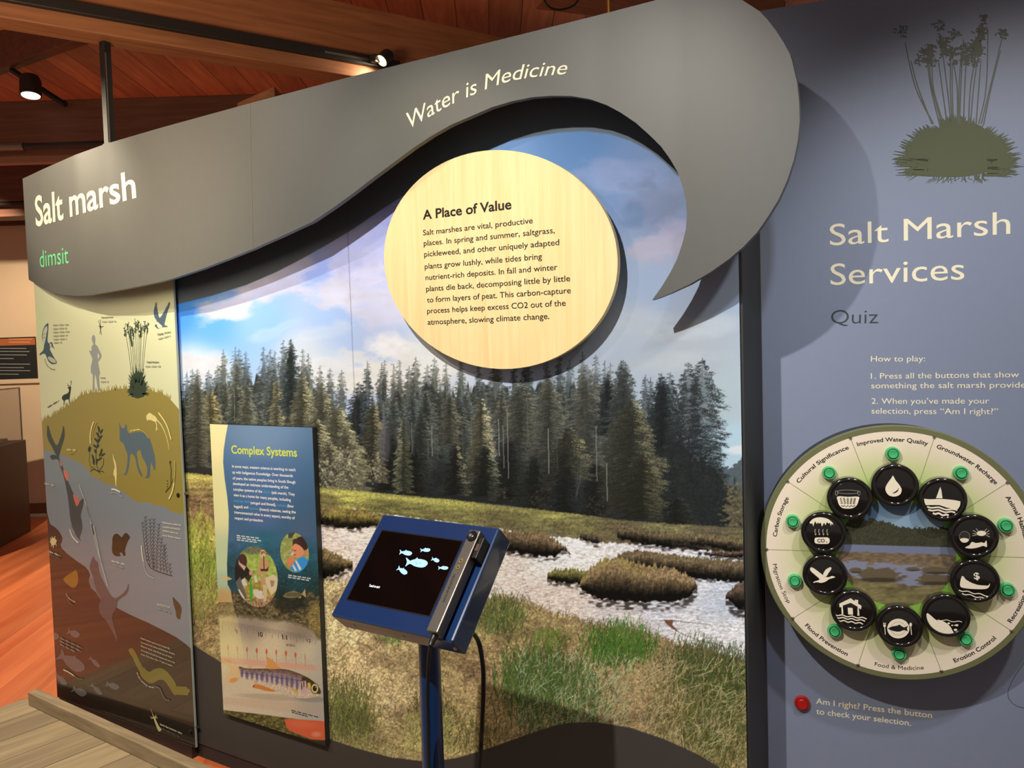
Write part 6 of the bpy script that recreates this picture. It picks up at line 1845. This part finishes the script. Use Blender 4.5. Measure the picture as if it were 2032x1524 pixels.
# knobs and buttons
KP = QUIZ.shifted(0.1315)
knob_prof = [(.0, .0003), (.052, .0003), (.0538, .006)] + [(.0472 + .0066 * math.cos(q), .0254 + .0066 * math.sin(q)) for q in np.linspace(-.2, 2.5, 14)] + [(.0408, .0300), (.0, .0300)]
btn_ring = [(.0172, 0), (.0172, .008), (.0155, .0125), (.0128, .0125), (.0122, .009)]
btn_gap = [(.0124, .006), (.0124, .0102), (.0, .0102)]
btn_cap = [(.0108, .0100), (.0108, .0145), (.0098, .0160), (.0088, .0158), (.006, .0150), (.0, .0146)]
knobs = []
for i in range(10):
    t = A0 - STEP * i
    u, v = cc(.1765, t)
    kn = MB().lathe(FP.at(u, v, 0.0), FP.n, (0, 0, 1), knob_prof, 48).build('icon_knob', MT['knob'], wheel, True)
    knobs.append((kn, u, v))
    u, v = cc(.2525, t)
    bt_ = MB().lathe(FP.at(u, v, 0.0006), FP.n, (0, 0, 1), btn_ring, 28).build('push_button', MT['green'], wheel, True)
    MB().lathe(FP.at(u, v, 0.0006), FP.n, (0, 0, 1), btn_gap, 28).build('button_well', MT['green_dark'], bt_, True)
    MB().lathe(FP.at(u, v, 0.0006), FP.n, (0, 0, 1), btn_cap, 28).build('button_cap', MT['green'], bt_, True)
IC = rgb(232, 222, 200)
BK = rgb(22, 20, 19)
IP_ = QUIZ.shifted(0.130)


def icon(i):
    return Ink(IP_, 0.0006, 0.00008)


def waves(P, z, x0, x1, y0, y1, w, amp=6, n=4, ph=0.0, col=IC):
    pts_ = []
    for j in range(33):
        f = j / 32
        pts_.append((x0 + (x1 - x0) * f, y0 + (y1 - y0) * f + amp * math.sin(2 * PI * n * f + ph)))
    P.stroke(z(*pts_), w, col)


z1, z2, z3, z4_ = zoom(1540, 860, 6.927), zoom(1740, 860, 6.928), zoom(1520, 1080, 5.862), zoom(1760, 1080, 5.860)
P = icon(0)   # water drop
P.poly(catmull(z2((222, 582), (255, 640), (310, 710), (340, 770), (325, 830), (280, 860), (225, 868), (165, 850), (125, 800), (118, 745), (150, 680), (195, 620)), 5, True), IC)
P.poly(catmull(z2((298, 750), (290, 790), (255, 818), (212, 824), (250, 800), (282, 775)), 4, True), BK)
P.build('icon', MT['ink'], knobs[0][0], label='cream water drop icon')
P = icon(1)   # tree over ground water
P.poly(z2((872, 735), (888, 790), (894, 835), (902, 892), (812, 890), (835, 830), (850, 785)), IC)
P.poly(catmull(z2((648, 898), (740, 905), (860, 900), (960, 906), (1060, 916), (1148, 934)), 3) + z2((1145, 985), (1118, 1036), (1070, 1040), (960, 1020), (860, 985), (760, 985), (672, 985), (655, 950)), IC)
for x0, x1, y0, y1, w in ((690, 1105, 1006, 1056, 3.6), (705, 1075, 1046, 1090, 3.6), (770, 985, 1092, 1130, 4.2)):
    waves(P, z2, x0, x1, y0, y1, w, 9, 2.0)
P.build('icon', MT['ink'], knobs[1][0], label='cream tree and ground water icon')
P = icon(2)   # animals
z0 = zoom(1500, 820, 2.8214)
P.ellipse(z0((1262, 672))[0], 9.5, 5.2, IC)
for q in (((1235, 668), (1215, 655)), ((1238, 680), (1212, 686)), ((1290, 668), (1306, 655)), ((1288, 682), (1308, 692)), ((1245, 660), (1232, 645)), ((1280, 660), (1292, 647)), ((1232, 676), (1214, 672)), ((1292, 676), (1306, 674))):
    P.stroke(z0(*q), 1.2, rgb(190, 182, 164))
P.ellipse(z0((1168, 692))[0], 11, 11.5, rgb(120, 114, 102)); P.ellipse(z0((1168, 692))[0], 10, 10.5, rgb(46, 42, 38)); P.poly(catmull(z0((1142, 705), (1165, 698), (1192, 706), (1180, 722), (1155, 722)), 3, True), IC)
P.poly(catmull(z0((1170, 752), (1195, 738), (1208, 720), (1232, 726), (1262, 722), (1278, 726), (1290, 712), (1292, 748), (1272, 742), (1240, 752), (1205, 757)), 3, True), IC)
P.build('icon', MT['ink'], knobs[2][0], label='cream crab, shell and fish icon')
P = icon(3)   # canoe and dollar
P.poly(catmull(z4_((850, 480), (855, 420), (872, 370), (892, 378), (920, 410), (980, 445), (1050, 470), (1120, 478), (1175, 478), (1196, 455), (1190, 490), (1160, 515), (1100, 522), (980, 518), (880, 505)), 4, True), IC)
waves(P, z4_, 836, 1170, 532, 598, 2.2, 7, 2.4); waves(P, z4_, 872, 1130, 570, 630, 2.2, 7, 2.0)
P.text('$', *z4_((1014, 406), (1082, 402)), 12.5, IC, .02)
P.build('icon', MT['ink'], knobs[3][0], label='cream canoe and dollar icon')
P = icon(4)   # eroding bank
P.poly(catmull(z4_((458, 830), (470, 800), (490, 812), (520, 835), (555, 868), (590, 885), (640, 890), (690, 915), (735, 955), (760, 1000), (775, 1035), (730, 1045), (660, 1048), (590, 1030), (525, 985), (480, 925)), 4, True), IC)
waves(P, z4_, 590, 872, 876, 904, 1.6, 7, 2.0)
for (x, y), r in (((718, 918), 2.6), ((758, 942), 2.0), ((812, 940), 3.0), ((796, 994), 3.4), ((790, 940), 1.6)):
    P.ellipse(z4_((x, y))[0], r, r * .7, IC)
P.build('icon', MT['ink'], knobs[4][0], label='cream eroding bank icon')
P = icon(5)   # plate with fish
q = z0((797, 1205))[0]
P.ellipse(q, 22, 19.5, IC, True, 40); P.ellipse(q, 15, 13.2, rgb(96, 88, 78), True, 36); P.ellipse(q, 14.4, 12.6, IC, True, 36)
P.poly(catmull([(q[0] + a * 20, q[1] + b * 6) for a, b in ((-1, 0), (-.6, -.7), (-.1, -1.0), (.1, -1.3), (.3, -.9), (.6, -.4), (.95, -.9), (.85, 0), (.95, .9), (.6, .5), (.1, 1.0), (-.5, .8))], 4, True), BK)
P.stroke(z0((720, 1185), (724, 1238)), 1.5, IC); P.poly(z0((712, 1172), (716, 1172), (716, 1184), (719, 1184), (719, 1172), (722, 1172), (722, 1184), (725, 1184), (725, 1172), (728, 1172), (726, 1196), (714, 1196)), IC)
P.stroke(z0((866, 1190), (871, 1240)), 1.5, IC); P.ellipse(z0((866, 1183))[0], 2.6, 4.0, IC)
P.build('icon', MT['ink'], knobs[5][0], label='cream plate and fish icon')
P = icon(6)   # house above flood water
P.poly(z3((852, 690), (985, 626), (1030, 660), (1036, 642), (1072, 648), (1070, 690), (1112, 716), (1104, 756), (1080, 740), (1086, 830), (1064, 830), (1066, 725), (985, 680), (892, 712), (900, 812), (880, 812), (876, 730), (856, 732)), IC)
P.poly(z3((950, 736), (1008, 740), (1012, 820), (955, 815)), IC)
for x0, x1, y0, y1 in ((798, 1172, 818, 862), (815, 1152, 848, 888), (840, 1128, 884, 922)):
    waves(P, z3, x0, x1, y0, y1, 2.4, 7, 3.2)
P.build('icon', MT['ink'], knobs[6][0], label='cream house on flood water icon')
P = icon(7)   # flying bird
P.poly(catmull(z3((520, 270), (545, 272), (600, 310), (660, 355), (690, 378), (735, 380), (770, 368), (805, 382), (770, 395), (735, 405), (690, 435), (640, 448), (590, 440), (555, 448), (556, 436), (612, 416), (620, 400), (575, 360), (530, 320), (512, 292)), 3, True), IC)
P.poly(catmull(z3((664, 350), (690, 300), (730, 272), (756, 266), (758, 290), (730, 330), (705, 370), (685, 374)), 3, True), IC)
P.build('icon', MT['ink'], knobs[7][0], label='cream flying bird icon')
P = icon(8)   # carbon storage
P.poly(catmull(z1((458, 1225), (500, 1180), (560, 1156), (640, 1156), (720, 1180), (782, 1232)), 3) + z1((782, 1262), (765, 1235), (750, 1275), (740, 1225), (720, 1240), (700, 1215), (680, 1262), (660, 1225), (640, 1262), (630, 1280), (615, 1225), (590, 1240), (575, 1220), (560, 1245), (535, 1205), (520, 1250), (510, 1278), (498, 1230), (480, 1245)), IC)
for x in (540, 592, 648, 704):
    P.stroke(z1((x, 1315), (x - 8, 1345), (x + 2, 1375)), 1.4, rgb(170, 162, 146)); P.poly(z1((x - 12, 1380), (x + 18, 1380), (x + 3, 1404)), rgb(170, 162, 146))
P.poly(catmull(z1((545, 1432), (630, 1428), (715, 1432), (736, 1465), (730, 1500), (700, 1518), (560, 1514), (530, 1490), (530, 1455)), 4, True), IC)
P.lift += .0003
P.text('CO', *z1((566, 1496), (672, 1496)), 6.6, BK, .03); P.text('2', *z1((684, 1500), (704, 1502)), 2.6, BK, .03)
P.build('icon', MT['ink'], knobs[8][0], label='cream carbon storage icon')
P = icon(9)   # basket
GRY = rgb(150, 146, 134)
P.stroke(catmull(z1((850, 792), (900, 780), (985, 778), (1080, 784), (1132, 800), (1100, 824), (985, 828), (880, 822), (846, 806), (850, 792)), 3), .9, GRY)
for x0 in (832, 1142):
    P.stroke(catmull(z1((x0 - 14, 790), (x0 - 18, 830), (x0 - 2, 852), (x0 + 12, 830), (x0 + 10, 796), (x0 - 14, 790)), 3), .9, GRY)
P.poly(catmull(z1((845, 866), (985, 872), (1134, 870), (1134, 920), (1110, 985), (1060, 1025), (990, 1034), (915, 1026), (868, 985), (848, 930)), 3, True), IC)
for x in (895, 940, 985, 1030, 1075):
    for y in (898, 926, 954):
        P.ellipse(z1((x + (8 if x < 985 else -8 if x > 985 else 0) * (y - 926) / 60, y))[0], 2.1, 2.0, BK, False, 10)
        P.ellipse(z1((x, y))[0], 1.0, 1.0, IC, True, 8)
P.lift += .0002
P.stroke(z1((895, 985), (915, 1000), (938, 985), (962, 1005), (985, 985), (1010, 1005), (1035, 985), (1060, 1000), (1085, 985)), 1.1, BK)
P.build('icon', MT['ink'], knobs[9][0], label='cream patterned basket icon')


# ------------------------------------------------------------------ touchscreen kiosk on a post
KC = np.array((-1.055, -0.629, 1.127))
kps, kth = -0.032, 0.759
KR = np.array((math.cos(kps), math.sin(kps), 0))
KB = np.array((-math.sin(kps), math.cos(kps), 0))
KV = np.array((0, 0, 1)) * math.cos(kth) + KB * math.sin(kth)
KF = Plane(KC, KR, KV)
kw, kh, kd_ = .34 / 2, .266 / 2, .061
zk = zoom(640, 1000, 2.9075)
POST = np.array((-1.036, -0.609, 0.0))


def on_y(q, y):
    d = ray(*q)
    return EYE + d * ((y - EYE[1]) / d[1])


kiosk = empty('touchscreen_kiosk', (POST[0], POST[1], .03), 'blue touchscreen kiosk on a slim post in front of the mural', 'kiosk')
MB().obox(KF, -kw, kw, -kh, kh, -kd_, 0.0, 0.005).build('enclosure', MT['blue_steel'], kiosk)
su0, sv1 = KF.uv(*zk((345, 155))[0])
su1 = KF.uv(*zk((810, 210))[0])[0]
sv0 = KF.uv(*zk((145, 550))[0])[1]
bz = MB().obox(KF, su0 - .0025, su1 + .0025, sv0 - .0025, sv1 + .0025, 0.0, 0.0006).build('screen_surround', MT['black_plastic'], kiosk)
scr = MB().obox(KF, su0, su1, sv0, sv1, 0.0, 0.0011, 0.0004).build('screen', MT['black_glass'], kiosk)
k = Ink(KF, 0.0013, 0.00003)
SB = rgb(150, 196, 240)
for (x, y), L, h, r, fl in (((482, 284), 12.5, 4.6, .12, 1), ((595, 268), 10, 3.6, -.05, 1), ((545, 342), 22, 8.2, .08, 1), ((653, 325), 8, 3.8, .3, 1), ((698, 371), 10, 3.4, 0, 1), ((462, 387), 11, 5.0, .55, 1)):
    k = Ink(KF, 0.0013, 0.00003)
    fish(k, zk((x, y))[0], L, h, r, SB)
    if L > 20:
        for i in range(12):
            k.ellipse(zk((530 + rnd.random() * 55, 330 + rnd.random() * 22))[0], .8, .6, rgb(90, 130, 180), True, 6)
    k.build('fish_graphic', MT['screen'], scr, label='glowing pale blue fish on the black screen')
k = Ink(KF, 0.0013, 0.00003)
k.text('Touch to start', *zk((268, 478), (330, 488)), 4.2, rgb(235, 240, 245), .02)
k.build('prompt_lettering', MT['screen'], scr, label='glowing white prompt on the black screen')
for u in (-kw * .72, 0.02, kw * .93):
    q = KF.at(u, -kh, -kd_ * .55)
    MB().lathe(q + KV * .0005, -KV, KR, [(.0045, 0), (.0045, .0015), (.0025, .0028), (0, .003)], 14).build('case_screw', MT['chrome'], kiosk, True)
# post and floor plate
ptop = KC + KB * .035 - np.array((0, 0, .04))
MB().tube([(POST[0], POST[1], .03), (POST[0], POST[1], 1.06)], .0245, 28).build('post', MT['blue_steel'], kiosk)
MB().lathe((POST[0], POST[1], .03), (0, 0, 1), (1, 0, 0), [(0, 0), (.17, 0), (.17, .006), (.165, .009), (0, .009)], 48).build('floor_plate', MT['blue_steel'], kiosk, True)
MB().obox(KF, -.01, .045, -kh * .7, -kh * .1, -kd_ - .012, -kd_).build('mount_bracket', MT['black_plastic'], kiosk)

# audio handset held in a clip on the right of the kiosk
HO = 0.034
g = lambda x, y, o=HO: KF.uv(*zk((x, y))[0], o)
ha, hb_, hc, hd = g(848, 148), g(914, 151), g(658, 748), g(597, 726)
hx0, hx1 = (ha[0] + hd[0]) / 2, (hb_[0] + hc[0]) / 2
hy0, hy1 = (hc[1] + hd[1]) / 2, (ha[1] + hb_[1]) / 2
hand = empty('audio_handset', KF.at((hx0 + hx1) / 2, hy0, 0.01), 'grey metal audio handset clipped beside the kiosk screen', 'audio handset')
MB().obox(KF, hx0, hx1, hy0, hy1, 0.0075, HO, 0.0025).build('body', MT['gunmetal'], hand)
sp_ = KF.uv(*zk((864, 187))[0], HO)
ear = MB().lathe(KF.at(sp_[0], sp_[1], HO - .001), KF.n, KV, [(.0125, 0), (.0125, .0035), (.011, .005), (.009, .0035), (.005, .0015), (0, .001)], 32).build('earpiece', MT['black_plastic'], hand, True)
MB().lathe(KF.at(sp_[0], sp_[1], HO), KF.n, KV, [(.0035, 0.0), (.003, .002), (0, .0028)], 16).build('speaker_dome', MT['chrome'], ear, True)
for x, y in ((800, 329), (783, 366)):
    q = KF.uv(*zk((x, y))[0], HO)
    vb = MB().lathe(KF.at(q[0], q[1], HO - .0005), KF.n, KV, [(.0056, 0), (.0056, .0012), (.0048, .002), (0, .002)], 20).build('volume_button', material('brass_button', rgb(190, 170, 110), .35, .8), hand, True, label='round brass volume button')
    MB().lathe(KF.at(q[0], q[1], HO + .001), KF.n, KV, [(.0022, 0.0005), (.0022, .0014), (0, .0014)], 4).build('arrow_mark', MT['black_plastic'], vb)
k = Ink(KF.shifted(HO), 0.0003)
k.text('SOUNDSTIK', zk((703, 568))[0], zk((770, 402))[0], 4.4, rgb(46, 42, 40), .03)
k.build('lettering', MT['ink'], hand)
bx_ = KF.at((hx0 + hx1) / 2, hy0, 0.018)
cp = [bx_ + KV * .004, bx_ - KV * .018] + [on_y(zk(q)[0], y_) for q, y_ in (((618, 850), -.735), ((610, 960), -.70), ((606, 1120), -.672), ((610, 1300), -.655), ((614, 1524), -.65))]
end = cp[-1]
cp += [np.array((end[0] + .004, end[1], .5)), np.array((end[0] + .006, end[1], .22)), np.array((end[0] + .01, end[1] - .01, .05))]
MB().tube([np.array(q) for q in catmull(cp, 6)], .0042, 10).build('braided_cord', MT['cord'], hand)
MB().tube([bx_ + KV * .006, bx_ - KV * .022], [.0075, .0052], 12).build('strain_relief', MT['black_plastic'], hand)
# clip holding the handset
cl = MB()
q0_, q1_ = KF.uv(*zk((930, 215))[0], .012), KF.uv(*zk((846, 330))[0], .012)
cl.obox(KF, hx1 + .0008, hx1 + .014, q1_[1], q0_[1], 0.0005, .030, .002)
cl.obox(KF, hx0 - .006, hx0 - .0008, q1_[1], q0_[1], 0.0005, .026, .0015)
cl.obox(KF, hx0 - .006, hx1 + .014, q1_[1], q0_[1], 0.0005, .0065, .001)
cl.build('handset_clip', MT['black_plastic'], kiosk)
q = KF.uv(*zk((912, 255))[0], .03)
MB().obox(KF, hx1 + .003, hx1 + .011, q[1] - .008, q[1] + .008, .030, .0315).build('clip_screw_plate', MT['chrome'], kiosk)
# power cable from the back of the enclosure to the floor
pc = [on_y(zk(q)[0], y_) for q, y_ in (((862, 742), -.60), ((882, 762), -.575), ((905, 810), -.56), ((918, 880), -.56), ((928, 980), -.56), ((926, 1150), -.56), ((916, 1350), -.56), ((906, 1524), -.56))]
e_ = pc[-1]
pc += [np.array((e_[0] - .03, e_[1], .45)), np.array((e_[0] - .06, e_[1] + .02, .2)), np.array((e_[0] - .05, e_[1] + .08, .045)), np.array((e_[0] + .1, e_[1] + .25, .036))]
MB().tube([np.array(q) for q in catmull(pc, 6)], .0052, 10).build('power_cable', MT['black_plastic'], kiosk)

bpy.data.objects.remove(_to)
